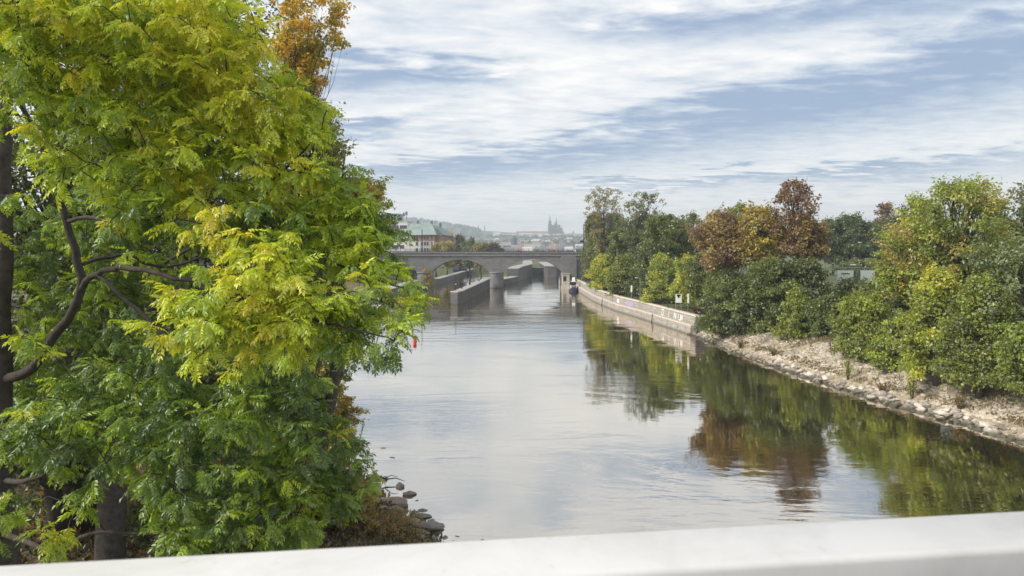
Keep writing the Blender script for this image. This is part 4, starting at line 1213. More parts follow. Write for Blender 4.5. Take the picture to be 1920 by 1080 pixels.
bank = MB().box(0, 0, -.6, .5, .5, -.3).build('stone_bank', M_ROCK)   # core stone that carries the others
bank.location = (float(XR(60)), 60, -1.2)
prop(bank, kind='structure')
ref = Vector(bank.location)
items = []
rg = np.random.default_rng(3)
for y in np.arange(36, 100.5, .20):
    for k in range(3):
        if rg.random() < .25: continue
        yy = y + rg.uniform(-.2, .2)
        off = rg.uniform(-.5, .85)
        s_ = rg.uniform(.28, .72) * (1.0 if rg.random() < .82 else 1.5) * (0.8 if yy > 75 else 1)
        x = float(XR(yy)) + off
        z = max(float(gz(x, yy)), -.12) + s_ * .14
        items.append((yy, x, z, s_))
items.sort(key=lambda q: -q[3] / q[0])
rest = MB()
rv = []; 
for i, (yy, x, z, s_) in enumerate(items):
    sc_ = (s_ * rg.uniform(.9, 1.5), s_ * rg.uniform(.8, 1.2), s_ * rg.uniform(.5, .8))
    rot = (rg.uniform(-.35, .35), rg.uniform(-.35, .35), rg.uniform(0, 6.28))
    if i < 290:
        o = link('stone', rocks[i % 10], bank, (x - ref.x, yy - ref.y, z - ref.z), rot)
        o.scale = sc_
    else:
        me = rocks[i % 10]
        Mx = Matrix.LocRotScale(Vector((x - ref.x, yy - ref.y, z - ref.z)), __import__('mathutils').Euler(rot), Vector(sc_))
        rest.add([Mx @ v.co for v in me.vertices], [tuple(p_.vertices) for p_ in me.polygons])
prop(rest.build('small_stones', M_ROCK, bank), kind='stuff')
# pitched stones set in the slope, rows running along the bank
n_ = 17000
rg = np.random.default_rng(8)
row = rg.integers(0, 22, n_)
yy = rg.uniform(34, 99.4, n_)
off = 1.3 + row * .31 + rg.normal(0, .05, n_)
xx = XR(yy) + off
keep = (lump(xx, yy, .35) + lump(xx, yy, 1.3) * .5 + rg.normal(0, .3, n_)) > .1
keep &= ~((off > 5.5) & (lump(xx, yy, .5) < .1))
xx, yy = xx[keep], yy[keep]
zz_ = gz(xx, yy)
n_ = len(xx)
sx = rg.uniform(.13, .24, n_); sy = rg.uniform(.16, .36, n_); sz = rg.uniform(.02, .06, n_)
tilt = rg.normal(0, .07, (n_, 2)); tilt[:, 0] += .36
ang = rg.normal(0, .25, n_)
base = np.array([(-1, -1, -1), (1, -1, -1), (1, 1, -1), (-1, 1, -1), (-.8, -.8, 1), (.8, -.75, 1), (.75, .8, 1), (-.8, .85, 1)], float)
Vp = base[None] * np.stack([sx, sy, sz], 1)[:, None, :] + rg.normal(0, .02, (n_, 8, 3))
ca_, sa_ = np.cos(ang)[:, None], np.sin(ang)[:, None]
X_ = Vp[..., 0] * ca_ - Vp[..., 1] * sa_; Y_ = Vp[..., 0] * sa_ + Vp[..., 1] * ca_
Z_ = Vp[..., 2] + X_ * tilt[:, :1] + Y_ * tilt[:, 1:]
Vp = np.stack([X_ + xx[:, None] - ref.x, Y_ + yy[:, None] - ref.y, Z_ + zz_[:, None] + .02 - ref.z], -1).reshape(-1, 3)
fq = np.array([(4, 5, 6, 7), (0, 1, 5, 4), (1, 2, 6, 5), (2, 3, 7, 6), (3, 0, 4, 7)])
lp = (np.arange(n_)[:, None, None] * 8 + fq[None]).ravel()
prop(link('pitching_stones', np_mesh('pitching_stones', Vp, 4, lp, M_PITCH), bank), kind='stuff')

# ground cover on the banks (dry grass and low weeds)
def cover(name, xs, ys, zs, size, pal, seed, m=M_LEAF, up=1.0, wid=.16):
    rg = np.random.default_rng(seed)
    n = len(xs)
    P = np.stack([xs, ys, zs], 1)
    dd = unit(np.stack([rg.normal(0, .5, n), rg.normal(0, .5, n), np.full(n, up)], 1))
    nr = unit(np.cross(dd, unit(rg.normal(0, 1, (n, 3)))))
    pal = np.array(pal)
    cc = pal[rg.integers(0, len(pal), n)] * rg.uniform(.7, 1.25, (n, 1))
    return link(name, leaves_mesh(name, P, nr, dd, size * rg.uniform(.5, 1.3, n), cc, m, wid))
rg = np.random.default_rng(21)
n_ = 90000
yy = rg.uniform(34, 99, n_); off = rg.uniform(1.2, 16, n_)
xx = XR(yy) + off
dn = np.clip((off - 6.0) / 2.5, 0, 1) + .75 * (lump(xx, yy, .55) > .2) + .5 * (lump(xx, yy, 1.7) > .5) + .08 + .9 * (np.abs(off - 1.9) < .45) * (lump(xx, yy, .8) > .0)
k = rg.random(n_) < dn * .8
o = cover('dry_grass', xx[k], yy[k], gz(xx[k], yy[k]), np.full(k.sum(), .24), [(.30, .22, .12), (.20, .17, .08), (.12, .14, .045), (.36, .28, .15), (.26, .16, .08)], 5)
prop(o, kind='stuff')
n_ = 45000
yy = rg.uniform(15, 75, n_) ; off = rg.uniform(-.2, 20, n_) ** 1.0
xx = XL(yy) - off
o = cover('undergrowth', xx, yy, gz(xx, yy), np.full(n_, .26), [(.12, .085, .04), (.06, .09, .025), (.20, .13, .05), (.28, .16, .04), (.05, .07, .02)], 6, up=.6, wid=.25)
prop(o, kind='stuff')
# weeds on the slope
wd = [(1590, 712, 'tall yellow green weed low on the slope, left of the middle'), (1560, 668, 'thin dark stalk weed standing alone on the pale slope'), (1710, 748, 'bushy yellow green weed right of the middle of the slope'),
      (1388, 655, 'dry weed at the near end of the quay'), (1450, 668, 'rusty dry weed on the slope below the sapling'), (1655, 740, 'spindly weed among the rip-rap stones'),
      (1800, 770, 'rusty weed low on the slope by the right edge'), (1880, 745, 'grey green weed high on the slope by the right edge')]
for i, (px, py, lb) in enumerate(wd):
    Yw = 12.0 * F / (py - HY)
    for _ in range(8):
        X = (px - 960) / F * Yw
        Yw = .5 * Yw + .5 * (H - float(gz(X, Yw))) * F / (py - HY)
    X = (px - 960) / F * Yw
    hw = 2.2 if i in (0, 2) else (1.6 if i == 1 else 1.25)
    pal = [(.42, .42, .06), (.30, .34, .05), (.2, .25, .05)] if i in (0, 2) else [(.24, .15, .07), (.17, .15, .06), (.30, .22, .09)]
    r = empty('weed', (X, Yw, float(gz(X, Yw)) - .03), lb, 'weed', 'weeds on the stone slope')
    rgw = np.random.default_rng(400 + i)
    sm_ = MB(); Pl, Dl = [], []
    for k in range(3 if i == 1 else 20):
        a_ = rgw.uniform(0, 6.28); sp = rgw.uniform(.08, .55) * (.2 if i == 1 else 1)
        h_ = hw * rgw.uniform(.5, 1.05)
        pts = [np.array([math.cos(a_) * sp * q * q + math.cos(a_) * .1, math.sin(a_) * sp * q * q, h_ * q]) for q in (0, .35, .7, 1)]
        sm_.tube(pts, [.012, .01, .007, .004], 4, False)
        for q in rgw.uniform(.25, 1, 26):
            Pl.append([math.cos(a_) * sp * q * q + math.cos(a_) * .1, math.sin(a_) * sp * q * q, h_ * q])
    sm_.build('stem', M_BARK, r)
    Pl = np.array(Pl); n_ = len(Pl)
    Dl = unit(rgw.normal(0, 1, (n_, 3)) + [0, 0, .5])
    Nl = unit(np.cross(Dl, unit(rgw.normal(0, 1, (n_, 3)))))
    link('leaves', leaves_mesh('leaves', Pl, Nl, Dl, rgw.uniform(.07, .17, n_), np.array(pal)[rgw.integers(0, 3, n_)], M_LEAF, .3), r)

# ------------------------------------------------------------------ left shore rocks
sh_r = [(735, 945, .52, (1.55, .8, .55), 'large flat brown boulder at the left shore'),
        (768, 927, .5, (.75, .45, .34), 'pointed grey rock standing alone furthest out'),
        (751, 913, .4, (.45, .4, .42), 'small dark rock just beyond the pointed one'),
        (790, 970, .4, (1.0, .35, .3), 'long thin rock lying in the shallows'),
        (805, 992, .5, (1.4, .8, .6), 'broad green grey slab next to the white rail'),
        (775, 985, .5, (1.2, .9, .5), 'dark rock behind the green grey slab'),
        (702, 925, .5, (.9, .7, .5), 'dark rock tucked beside the large boulder, upper one'),
        (704, 950, .5, (.9, .7, .5), 'dark rock tucked beside the large boulder, lower one'),
        (755, 950, .4, (.55, .4, .35), 'small rock at the right end of the large boulder'),
        (664, 832, .5, (1.0, .6, .6), 'dark rock at the far end of the left shore'),
        (676, 836, .5, (.5, .4, .3), 'little rock beside the far dark rock'),
        (708, 897, .4, (.35, .3, .25), 'small stone breaking the water, left of the pair'),
        (722, 899, .4, (.4, .3, .3), 'small stone breaking the water, right of the pair'),
        (742, 962, .4, (.9, .6, .4), 'low dark rock in front of the large boulder')]
for i, (px, py, s_, sc_, lb) in enumerate(sh_r):
    Yr = H * F / (py - HY)
    X = (px - 960) / F * Yr
    me = rock_mesh(200 + i, 'boulder', MATS['wet_rock'] if i else mat('brown_boulder', (.22, .175, .14), .7, .25, 3, .02, 8), 3)
    me.polygons.foreach_set('use_smooth', [True] * len(me.polygons))
    o = link('boulder', me, None, (X, Yr, max(float(gz(X, Yr)), 0) + sc_[2] * .14), (random.uniform(-.1, .1), random.uniform(-.1, .1), random.uniform(-.3, .3)))
    o.scale = (sc_[0] * 1.02, sc_[1] * 1.05, sc_[2] * .95)
    prop(o, lb, 'rock', 'rocks at the left shore')
sm = MB()
rg = np.random.default_rng(77)
for i in range(520):
    y = rg.uniform(27, 75); x = float(XL(y)) + rg.normal(-.5, .9)
    s_ = rg.uniform(.12, .5)
    me = rocks[i % 10]
    Mx = Matrix.LocRotScale(Vector((x, y, max(float(gz(x, y)), -.08) + s_ * .05)), __import__('mathutils').Euler((0, 0, rg.uniform(0, 6))), Vector((s_ * 1.4, s_, s_ * .6)))
    sm.add([Mx @ v.co for v in me.vertices], [tuple(p_.vertices) for p_ in me.polygons])
prop(sm.build('shore_rubble', M_ROCKD), kind='stuff')
fbx = empty('fallen_branch', at(690, 904, 37.3) * np.array([1, 1, 0]) + np.array([0, 0, .1]), 'bare fallen branch reaching from the left shore over the water', 'branch')
MB().tube([(0, 0, .1), (.5, 0, .3), (1.0, 0, .12), (1.5, .1, .15), (2.0, 0, .02)], [.06, .05, .045, .03, .015], 6).build('stem', M_BARK, fbx)
MB().tube([(.9, 0, .15), (1.3, -.2, .4), (1.7, -.3, .35)], [.03, .02, .01], 5).build('twig', M_BARK, fbx)

# ------------------------------------------------------------------ left background trees
LB = 'trees on the left bank behind the ash'
for (px, top, bot, Y, wpx, pal, shp, lb, kw) in (
        (520, -60, 230, 36, 170, [(.72, .44, .06), (.75, .52, .07), (.6, .46, .07), (.36, .34, .07)], 'vase', 'tall poplar with orange leaves at the top left', dict(dens=.5, leaf=.14, clump=.5, seed=91, trunk_r=.15, gap=.2, lean=.55)),
        (360, -120, 300, 30, 220, G_DARK[1:] + G_MID[:2], 'round', 'dark tree filling the top behind the ash', dict(dens=1, leaf=.14, clump=.8, seed=92)),
        (585, 190, 560, 31, 200, G_MID + G_LIME[:1] + [(.34, .26, .06)], 'round', 'green and bronze tree behind the tips of the ash', dict(dens=.9, leaf=.12, clump=.7, seed=93, gap=.1)),
        (585, 330, 480, 33, 150, [(.46, .27, .11), (.60, .48, .10), (.46, .46, .08), (.34, .38, .07)], 'round', 'bronze leaved branchy tree against the sky beside the office block', dict(dens=.6, leaf=.11, clump=.5, seed=94, gap=.3, lean=1.0)),
        (150, -150, 600, 26, 520, G_DARK + G_MID[:1], 'round', 'dark tree behind the left trunk of the ash', dict(dens=1, leaf=.16, clump=1.0, seed=95)),
        (420, 300, 820, 27, 420, G_DARK + G_MID[:1], 'round', 'dark tree behind the middle of the ash', dict(dens=1, leaf=.16, clump=1.0, seed=96, trunk_r=.3)),
        (560, 560, 800, 34, 170, G_DARK + G_MID, 'round', 'dark green tree leaning to the river behind the ash', dict(dens=1, leaf=.13, clump=.7, seed=97)),
        (100, 560, 900, 24, 460, G_DARK + G_MID[:1], 'round', 'shaded tree low at the far left', dict(dens=.8, leaf=.15, clump=.9, seed=98, trunk_r=.35)),
        (608, 680, 835, 40, 120, [(.50, .34, .06), (.26, .28, .06), (.58, .40, .07), (.24, .24, .06)], 'bush', 'orange and green shrub at the left shore', dict(dens=.8, leaf=.11, clump=.5, seed=99, gap=.15)),
        (560, 840, 980, 28, 240, G_MID[:2] + [(.30, .20, .05)], 'bush', 'mixed green and orange bush below the ash', dict(dens=.8, leaf=.10, clump=.5, seed=100, gap=.1)),
        (380, 880, 1010, 24, 260, G_DARK[1:] + G_MID[:2], 'bush', 'green bush under the ash by the second trunk', dict(dens=.8, leaf=.10, clump=.5, seed=101, gap=.1)),
        (745, 955, 1012, 29.5, 130, [(.22, .18, .10), (.34, .25, .10), (.2, .22, .08), (.48, .26, .07)], 'bush', 'twiggy brown bush on the shore right above the rail', dict(dens=.13, leaf=.06, clump=.3, seed=102, gap=.35, trunk_r=.02, zbase=.0)),
        (660, 905, 1015, 29.5, 120, [(.50, .36, .07), (.24, .25, .06), (.56, .34, .07), (.2, .16, .08)], 'bush', 'orange tinged bush on the shore left of the twiggy one', dict(dens=.5, leaf=.07, clump=.35, seed=103, gap=.1))):
    kw = dict(kw); s_ = kw.pop('seed'); d_ = kw.pop('dens'); lf = kw.pop('leaf'); cl = kw.pop('clump')
    bush = shp == 'bush'
    T('shrub' if bush else 'tree', lb, LB if not bush else 'bushes under the left trees', px, top, bot, Y, wpx, pal, shp, d_, lf, cl, s_, cat='shrub' if bush else 'tree', **kw)

# ------------------------------------------------------------------ foreground ash tree
def pinnate(seed):
    """a compound leaf along +X, top face +Z, unit length 1: returns verts, tris"""
    rg = np.random.default_rng(seed)
    V_, F_ = [], []
    def pt(t_): return np.array([t_, 0, -.22 * t_ * t_ * (1 + .3 * (seed % 3))])
    # stalk
    w_ = .008
    for t_ in (0, .5, .95):
        q = pt(t_); V_.append(q + [0, w_, 0]); V_.append(q - [0, w_, 0])
    F_ += [(0, 1, 3), (0, 3, 2), (2, 3, 5), (2, 5, 4)]
    def leaflet(b, d, n_, L, W):
        d = d / np.linalg.norm(d); s_ = np.cross(n_, d); s_ /= np.linalg.norm(s_); n_ = np.cross(d, s_)
        k = len(V_)
        curl = rg.uniform(.05, .25)
        V_.extend([b, b + d * L * .42 + s_ * W + n_ * L * .05, b + d * L * .45 - n_ * L * .03, b + d * L * .42 - s_ * W + n_ * L * .05, b + d * L - n_ * L * curl])
        F_.extend([(k, k + 1, k + 2), (k, k + 2, k + 3), (k + 1, k + 4, k + 2), (k + 2, k + 4, k + 3)])
    for i in range(5):
        t_ = .22 + i * .17
        for s_ in (-1, 1):
            d = np.array([.62 + rg.normal(0, .08), s_ * .75, -.30 + rg.normal(0, .12)])
            leaflet(pt(t_ + rg.normal(0, .015)), d, np.array([0, 0, 1.0]) + rg.normal(0, .2, 3), rg.uniform(.27, .36), rg.uniform(.055, .08))
    leaflet(pt(.95), np.array([1, 0, -.5]), np.array([.2, 0, 1.0]), .34, .075)
    return np.array(V_), np.array(F_)
PV = [pinnate(i) for i in range(8)]
nv = len(PV[0][0]); PF = PV[0][1]

limbs_px = [  # (name, [(px,py,Y,r)...])
    ('trunk', [(-4, 1180, 15.2, .34), (2, 900, 15, .27), (4, 700, 15, .24), (6, 450, 15, .215), (8, 260, 15.1, .18), (22, 90, 15.2, .14), (30, -60, 15.3, .11), (50, -230, 15.4, .07)]),
    ('branch', [(8, 712, 15, .15), (62, 688, 14.6, .125), (112, 615, 14.2, .115), (150, 545, 13.9, .105), (133, 440, 13.8, .09), (100, 350, 13.7, .075), (82, 280, 13.6, .07), (88, 190, 13.5, .055), (70, 60, 13.4, .04), (40, -60, 13.3, .03)]),
    ('branch', [(150, 545, 13.9, .085), (182, 512, 13.5, .075), (225, 502, 13.0, .065), (290, 512, 12.3, .055), (360, 528, 11.6, .045), (450, 560, 11.0, .035), (560, 590, 10.6, .028), (660, 615, 10.4, .02), (740, 640, 10.3, .012)]),
    ('branch', [(140, 500, 13.9, .06), (180, 487, 14.2, .05), (240, 480, 14.5, .045), (300, 500, 15, .04), (380, 480, 15.3, .03)]),
    ('branch', [(86, 250, 13.6, .06), (130, 218, 13.4, .052), (200, 192, 13.1, .046), (280, 172, 12.8, .04), (350, 148, 12.5, .03), (430, 105, 12.2, .022), (480, 60, 12, .015)]),
    ('branch', [(125, 414, 13.8, .055), (180, 410, 13.3, .05), (250, 414, 12.8, .04), (330, 400, 12.2, .03), (400, 380, 11.6, .02)]),
    ('branch', [(280, 172, 12.8, .03), (340, 230, 12.8, .028), (430, 240, 12.6, .024), (490, 225, 12.4, .018), (560, 190, 12.2, .012)]),
    ('branch', [(380, 400, 13.5, .05), (450, 370, 13.0, .04), (520, 330, 12.6, .028), (580, 270, 12.4, .018)]),
    ('branch', [(300, 500, 15, .045), (400, 440, 14, .045), (480, 445, 13, .04), (560, 470, 12.3, .032), (650, 500, 11.8, .026), (720, 530, 11.6, .018), (800, 545, 11.5, .01)]),
    ('branch', [(85, 250, 13.6, .035), (60, 180, 12.5, .03), (20, 120, 11.6, .025), (5, 40, 11, .02)]),
    ('branch', [(560, 590, 10.6, .022), (640, 560, 10.8, .02), (700, 560, 11.0, .014), (740, 580, 11.1, .008)]),
    ('branch', [(8, 900, 15, .08), (60, 900, 13.8, .06), (140, 850, 12.4, .045), (240, 830, 11.4, .03), (340, 850, 10.8, .02)]),
    ('branch', [(6, 1000, 15, .08), (100, 1030, 13.0, .05), (170, 1000, 12.0, .04), (290, 1000, 11.2, .03), (420, 1000, 11, .02), (560, 960, 11.4, .012)]),
    ('branch', [(180, 512, 13.5, .05), (300, 620, 13, .045), (420, 720, 12.8, .035), (520, 800, 12.8, .025), (620, 860, 13, .015)]),
]
ash = empty('ash_tree', tuple(at(-4, 1180, 15.2)), 'big ash tree with lime and yellow feathered leaves close at the left', 'tree')
aref = np.array(ash.location)
skel = []
def smooth_path(P_, sub=4):
    P_ = np.array(P_, float)
    out = []
    for i in range(len(P_) - 1):
        p0, p1, p2, p3 = P_[max(i - 1, 0)], P_[i], P_[i + 1], P_[min(i + 2, len(P_) - 1)]
        for k in range(sub):
            t_ = k / sub
            out.append(.5 * ((2 * p1) + (-p0 + p2) * t_ + (2 * p0 - 5 * p1 + 4 * p2 - p3) * t_ ** 2 + (-p0 + 3 * p1 - 3 * p2 + p3) * t_ ** 3))
    out.append(P_[-1])
    return np.array(out)
rg = np.random.default_rng(2)
for nm, pts in limbs_px:
    W_ = [np.append(at(a, b, c_), r_ * .82) for a, b, c_, r_ in pts]
    S_ = smooth_path(W_)
    S_[1:-1, :3] += rg.normal(0, .018, (len(S_) - 2, 3))
    mb = MB().tube(S_[:, :3] - aref, np.maximum(S_[:, 3], .006), 10 if nm == 'trunk' else 8)
    mb.build(nm, M_BARK, ash, True)
    skel.append(S_[:, :4])
SK = np.concatenate(skel)

# crown lobes: (px, py, distance, radius px, depth radius m, yellowness 0..1, density)
lobes = [(40, 40, 11.0, 150, 1.6, .42, 1), (170, 60, 11.5, 150, 1.6, .5, 1), (320, 50, 11.8, 150, 1.5, .58, 1), (420, 110, 12.0, 110, 1.3, .75, 1), (500, 190, 12.2, 90, 1.2, .62, .9),
         (110, 200, 12.3, 110, 1.2, .36, .7), (230, 260, 11.8, 150, 1.6, .36, .8), (400, 260, 12.0, 150, 1.4, .50, .9), (520, 300, 12.2, 110, 1.3, .52, .9), (575, 235, 12.4, 50, .8, .5, .7),
         (300, 390, 11.6, 110, 1.2, .32, .6), (382, 412, 10.6, 48, .6, .85, 1.1), (560, 410, 12.0, 100, 1.2, .42, .9), (640, 440, 12.4, 90, 1.2, .36, .8), (705, 470, 12.0, 62, .8, .30, .9), (450, 440, 12.2, 80, .9, .28, .6),
         (500, 510, 10.6, 95, .9, .72, 1.1), (580, 560, 10.6, 80, .8, .62, 1), (420, 590, 10.3, 105, .8, .68, 1.1), (330, 570, 10.1, 60, .6, .75, 1), (500, 640, 10.3, 75, .7, .62, 1), (620, 620, 10.6, 75, .8, .40, .9),
         (680, 545, 11.0, 60, .7, .36, .8), (745, 560, 11.3, 55, .6, .5, .9), (795, 545, 11.3, 34, .4, .55, .9), (700, 640, 10.8, 40, .5, .35, .8), (650, 655, 10.7, 34, .4, .4, .8), (715, 625, 10.7, 55, .6, .3, .8), (755, 600, 11, 30, .5, .32, .7),
         (62, 640, 12.2, 38, .4, .6, .7), (200, 640, 15.6, 160, 1.2, .16, .8), (230, 440, 15.8, 150, 1.2, .2, .8), (60, 480, 16.5, 120, 1.0, .15, .7), (330, 720, 13.2, 170, 1.3, .16, .8), (520, 730, 12.5, 110, 1.2, .12, .8), (130, 790, 13.0, 110, 1.0, .2, .8), (60, 740, 16.2, 90, .8, .15, .7),
         (110, 820, 11.0, 85, .8, .26, .9), (10, 840, 10.8, 50, .5, .4, .9), (15, 930, 11.2, 45, .5, .35, .7), (150, 930, 11.4, 36, .4, .3, .8), (265, 845, 11.3, 100, 1.0, .16, .9), (400, 850, 11.2, 140, 1.2, .16, .9), (540, 850, 11.6, 100, 1.1, .16, .8), (640, 880, 12.4, 68, .8, .2, .8), (665, 845, 12.6, 36, .4, .15, .8), (590, 800, 12.6, 45, .5, .1, .8), (615, 960, 12.0, 40, .5, .2, .7),
         (-20, 1000, 10.6, 60, .6, .4, .8), (120, 1005, 10.8, 42, .5, .42, .9), (370, 985, 10.6, 90, .8, .22, .9), (500, 970, 11.2, 90, .9, .18, .8), (600, 960, 11.8, 70, .9, .2, .7), (350, 1030, 10.4, 60, .6, .35, .8),
         (-40, 380, 12.5, 70, .8, .3, .5)]
lobes += [(665, 395, 12.3, 48, .6, .45, .9), (618, 335, 12.4, 50, .6, .5, .9), (570, 170, 12.5, 42, .6, .5, .8), (712, 430, 12.2, 36, .5, .35, .8), (690, 500, 11.6, 50, .5, .4, .8)]
clus = []
for (px, py, Y, rp_, rd, yel, dn) in lobes:
    c0 = at(px, py, Y); rr = rp_ / F * Y
    n_ = max(4, int(dn * 66 * rr * rr * (.45 + .5 * rd)))
    q = unit(rg.normal(0, 1, (n_, 3))) * (rg.random((n_, 1)) ** .45)
    q = q * np.array([rr, rd, rr]) + c0
    for p_ in q:
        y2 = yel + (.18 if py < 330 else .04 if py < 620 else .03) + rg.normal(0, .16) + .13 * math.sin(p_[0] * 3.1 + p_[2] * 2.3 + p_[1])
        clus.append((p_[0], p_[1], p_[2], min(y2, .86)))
clus = np.array(clus)
# keep the foliage clear of the bridge rail
clus = clus[clus[:, 1] > 7.5]
RAMP = np.array([(.10, .165, .034), (.155, .25, .034), (.26, .38, .038), (.38, .50, .042), (.54, .65, .048), (.62, .68, .05), (.74, .70, .055), (.80, .60, .055)])
RT = np.array([0, .15, .32, .46, .6, .75, .9, 1.1])
twigs = MB()
Lp, Lm, Lt = [], [], []
lv = []
d0 = np.array([np.min(np.linalg.norm(SK[:, :3] - c_[:3], axis=1)) for c_ in clus])
clus = clus[np.argsort(d0)]
nodes = np.concatenate([SK[:, :3], np.zeros((len(clus), 3))]); nn_ = len(SK)
cost = np.concatenate([np.zeros(len(SK)), np.zeros(len(clus))])
for ic, (x, y, z, yl) in enumerate(clus):
    p_ = np.array([x, y, z])
    dd = np.linalg.norm(nodes[:nn_] - p_, axis=1) + .5 * np.maximum(0, nodes[:nn_, 2] - z) + cost[:nn_]
    j = int(np.argmin(dd)); b = nodes[j].copy()
    nodes[nn_] = p_; cost[nn_] = cost[j] * .5 + .10; nn_ += 1
    L = np.linalg.norm(p_ - b)
    out = (p_ - b) / max(L, 1e-3)
    if L > 2.6:                              # start nearer, as a side shoot
        b = p_ - out * 1.4 - np.array([0, 0, .25]); L = 1.45
    mid = b * .45 + p_ * .55 + np.array([0, 0, .14 * L]) + rg.normal(0, .04 * L, 3)
    twigs.tube([b - aref, mid - aref, p_ - aref], [min(.02, .006 + .007 * L), .009, .004], 4, False)
    nl = rg.integers(8, 13)
    tdir = unit(((p_ - mid) * 1.0)[None])[0]
    for k in range(nl):
        s_ = k / nl
        bp_ = mid * (1 - s_) * .5 + p_ * (1 - (1 - s_) * .5) + rg.normal(0, .03, 3)
        a = k * 2.4 + rg.normal(0, .5)
        side = np.array([math.cos(a), math.sin(a), .18 + rg.normal(0, .25)])
        dr = side * (1.0 - .35 * s_) + tdir * (.35 + .5 * s_) + np.array([0, 0, -.5 + rg.normal(0, .25)])
        dr /= np.linalg.norm(dr)
        nn = np.array([0, 0, 1.0]) + rg.normal(0, .42, 3)
        yv = yl + rg.normal(0, .07)
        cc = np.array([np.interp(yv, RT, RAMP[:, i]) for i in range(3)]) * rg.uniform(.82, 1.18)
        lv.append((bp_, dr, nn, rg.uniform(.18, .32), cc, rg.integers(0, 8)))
print('ash clusters', len(clus), 'leaves', len(lv))
prop(twigs.build('twigs', M_BARK, ash), kind='stuff')
# order by apparent size, the nearest ones are objects of their own
dist = np.array([l[0][1] for l in lv])
infr = np.array([0 < 960 + l[0][0] / l[0][1] * F < 1920 and 0 < HY - (l[0][2] - H) / l[0][1] * F < 1050 for l in lv])
order = np.argsort(np.where(infr, dist / np.array([l[3] for l in lv]), 1e9))
near = set(order[:295].tolist())
lmesh = []
for i, (v_, f_) in enumerate(PV):
    me = bpy.data.meshes.new('leaf'); me.from_pydata([tuple(q) for q in v_], [], [tuple(int(a) for a in q) for q in f_]); me.materials.append(M_LEAF1)
    lmesh.append(me)
VV, CC = [], []
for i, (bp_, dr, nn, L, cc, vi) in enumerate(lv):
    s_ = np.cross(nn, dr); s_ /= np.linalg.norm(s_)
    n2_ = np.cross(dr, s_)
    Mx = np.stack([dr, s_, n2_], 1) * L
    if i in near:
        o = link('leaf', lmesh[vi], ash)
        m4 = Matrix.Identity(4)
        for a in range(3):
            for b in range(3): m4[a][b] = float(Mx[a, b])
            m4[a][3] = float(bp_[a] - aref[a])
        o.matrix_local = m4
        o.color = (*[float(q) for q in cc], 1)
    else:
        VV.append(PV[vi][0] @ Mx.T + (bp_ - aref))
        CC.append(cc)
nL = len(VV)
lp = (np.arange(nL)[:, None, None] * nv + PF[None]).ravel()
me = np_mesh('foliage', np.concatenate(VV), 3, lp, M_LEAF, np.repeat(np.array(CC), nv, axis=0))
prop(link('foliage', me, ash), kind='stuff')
# second trunk standing behind, carries the darker foliage
t2 = empty('shaded_tree', tuple(at(205, 1060, 22) * np.array([1, 1, 0]) + np.array([0, 0, 2.0])), 'thick dark trunk rising from the bank behind the ash leaves', 'tree')
r0 = np.array(t2.location)
MB().tube([np.array(q) for q in ((0, 0, -1), (0, 0, .6), (.1, 0, 3), (.05, .1, 6), (.2, 0, 9), (0, .2, 13))], [.62, .46, .42, .38, .32, .2], 12).build('trunk', M_BARK, t2, True)
for a, b_, r_ in (((.1, 0, 4), (2.5, -1, 7), .13), ((.1, 0, 6), (-2.6, -1, 9.5), .14), ((.1, 0, 7), (2.4, 0, 11), .12)):
    MB().tube([a, ((a[0] + b_[0]) / 2, (a[1] + b_[1]) / 2 - .2, (a[2] + b_[2]) / 2 - .3), b_], [r_, r_ * .7, r_ * .3], 8).build('branch', M_BARK, t2, True)
t3 = empty('slim_tree', tuple(at(30, 1000, 18) * np.array([1, 1, 0]) + np.array([0, 0, 2.2])), 'slim leaning dark trunk beside the left edge of the picture', 'tree')
MB().tube([(0.15, 0, -.8), (.0, 0, 2), (-.35, .1, 5), (-.5, 0, 8)], [.2, .16, .13, .08], 10).build('trunk', M_BARK, t3, True)

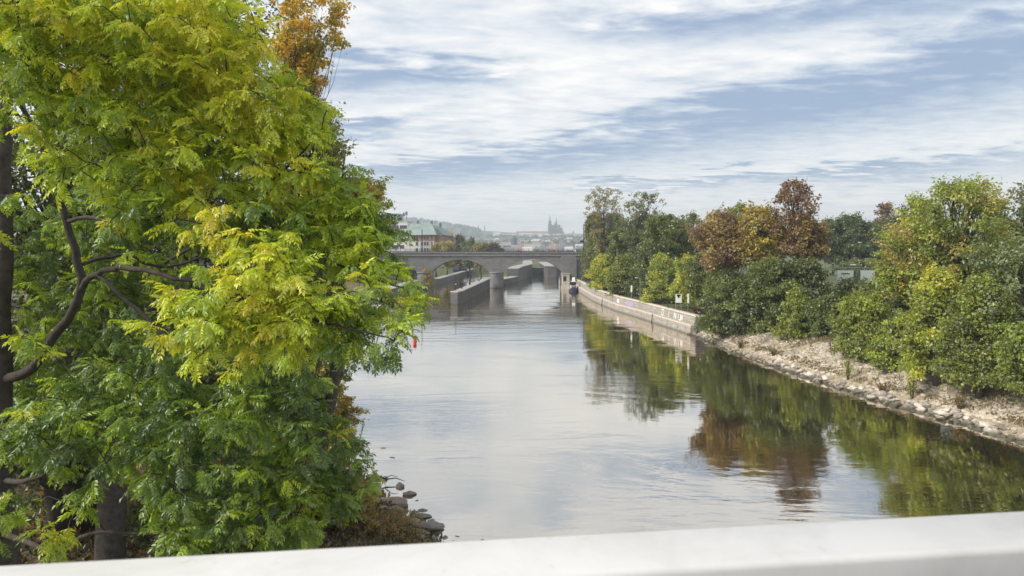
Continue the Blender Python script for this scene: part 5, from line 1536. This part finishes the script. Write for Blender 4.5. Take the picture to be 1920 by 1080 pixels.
# ------------------------------------------------------------------ the bridge rail in front
RA = math.atan2(.181, 1.454)
rail = empty('bridge_rail', (0.0, .945, H - .403), 'broad white painted handrail crossing the bottom of the picture', 'railing', rz=RA)
mr = bpy.data.materials.new('rail_paint'); mr.use_nodes = True
t = NT(mr.node_tree)
tcn = t.n('ShaderNodeTexCoord').outputs['Object']
a1 = t.noise(tcn, 3.0, 6, .7, .6); a2 = t.noise(tcn, 28, 4, .6)
c = t.ramp(a1, [(0.3, (.44, .44, .43)), (0.48, (.52, .52, .518)), (0.6, (.56, .56, .56))])
c = t.mix(t.smooth(a2, .62, .74, 0, .7), c, (.42, .40, .37))
q_ = t.n('ShaderNodeMapping', {'Vector': tcn, 'Scale': (1.5, 14, 1)})
c = t.mix(t.smooth(t.noise(q_.outputs[0], 2.0, 6, .7), .58, .75, 0, .35), c, (.40, .385, .36))
p = t.n('ShaderNodeBsdfPrincipled', {'Base Color': c, 'Roughness': .38})
t.n('ShaderNodeOutputMaterial', {0: p.outputs[0]})
def rounded(y0, y1, z0, z1, r_, n=4):
    out = []
    for cy, cz, a0 in ((y1 - r_, z1 - r_, 0), (y0 + r_, z1 - r_, 90), (y0 + r_, z0 + r_, 180), (y1 - r_, z0 + r_, 270)):
        for k in range(n + 1):
            a = R(a0 + 90 * k / n)
            out.append((cy + r_ * math.cos(a), cz + r_ * math.sin(a)))
    return out
pr = rounded(-.118, 0, -.055, 0, .009)
m_ = len(pr)
vs = [(-3, y, z) for y, z in pr] + [(3, y, z) for y, z in pr]
MB().add(vs, [tuple(range(m_)), tuple(range(2 * m_ - 1, m_ - 1, -1))] + [(i, i + m_, (i + 1) % m_ + m_, (i + 1) % m_) for i in range(m_)]).build('handrail', mr, rail, True)
M_RG = mat('rail_grey', (.42, .42, .41), .5, .1, 6)
MB().box(-3, -.095, -.16, 3, -.03, -.056).build('lower_flange', M_RG, rail)
for x in np.arange(-2.6, 2.9, 1.3):
    MB().box(x - .03, -.09, -1.1, x + .03, -.035, -.161).build('baluster', M_RG, rail)
# joint plate and bolts on the rail
for x in (-.9, 1.35):
    MB().box(x - .0012, -.117, -.02, x + .0012, -.001, .0006).build('joint', mat('chip', (.25, .24, .23), .8), rail)
# a chip in the paint at the right
MB().box(.795, -.052, .0004, .83, -.046, .0014).build('paint_chip', mat('chip', (.25, .24, .23), .8), rail)
dk = MB().box(-60, -7, H - 1.9, 60, 1.15, H - 1.5).build('bridge_deck', M_COPE2)
dk.rotation_euler = (0, 0, RA)
prop(dk, kind='structure')
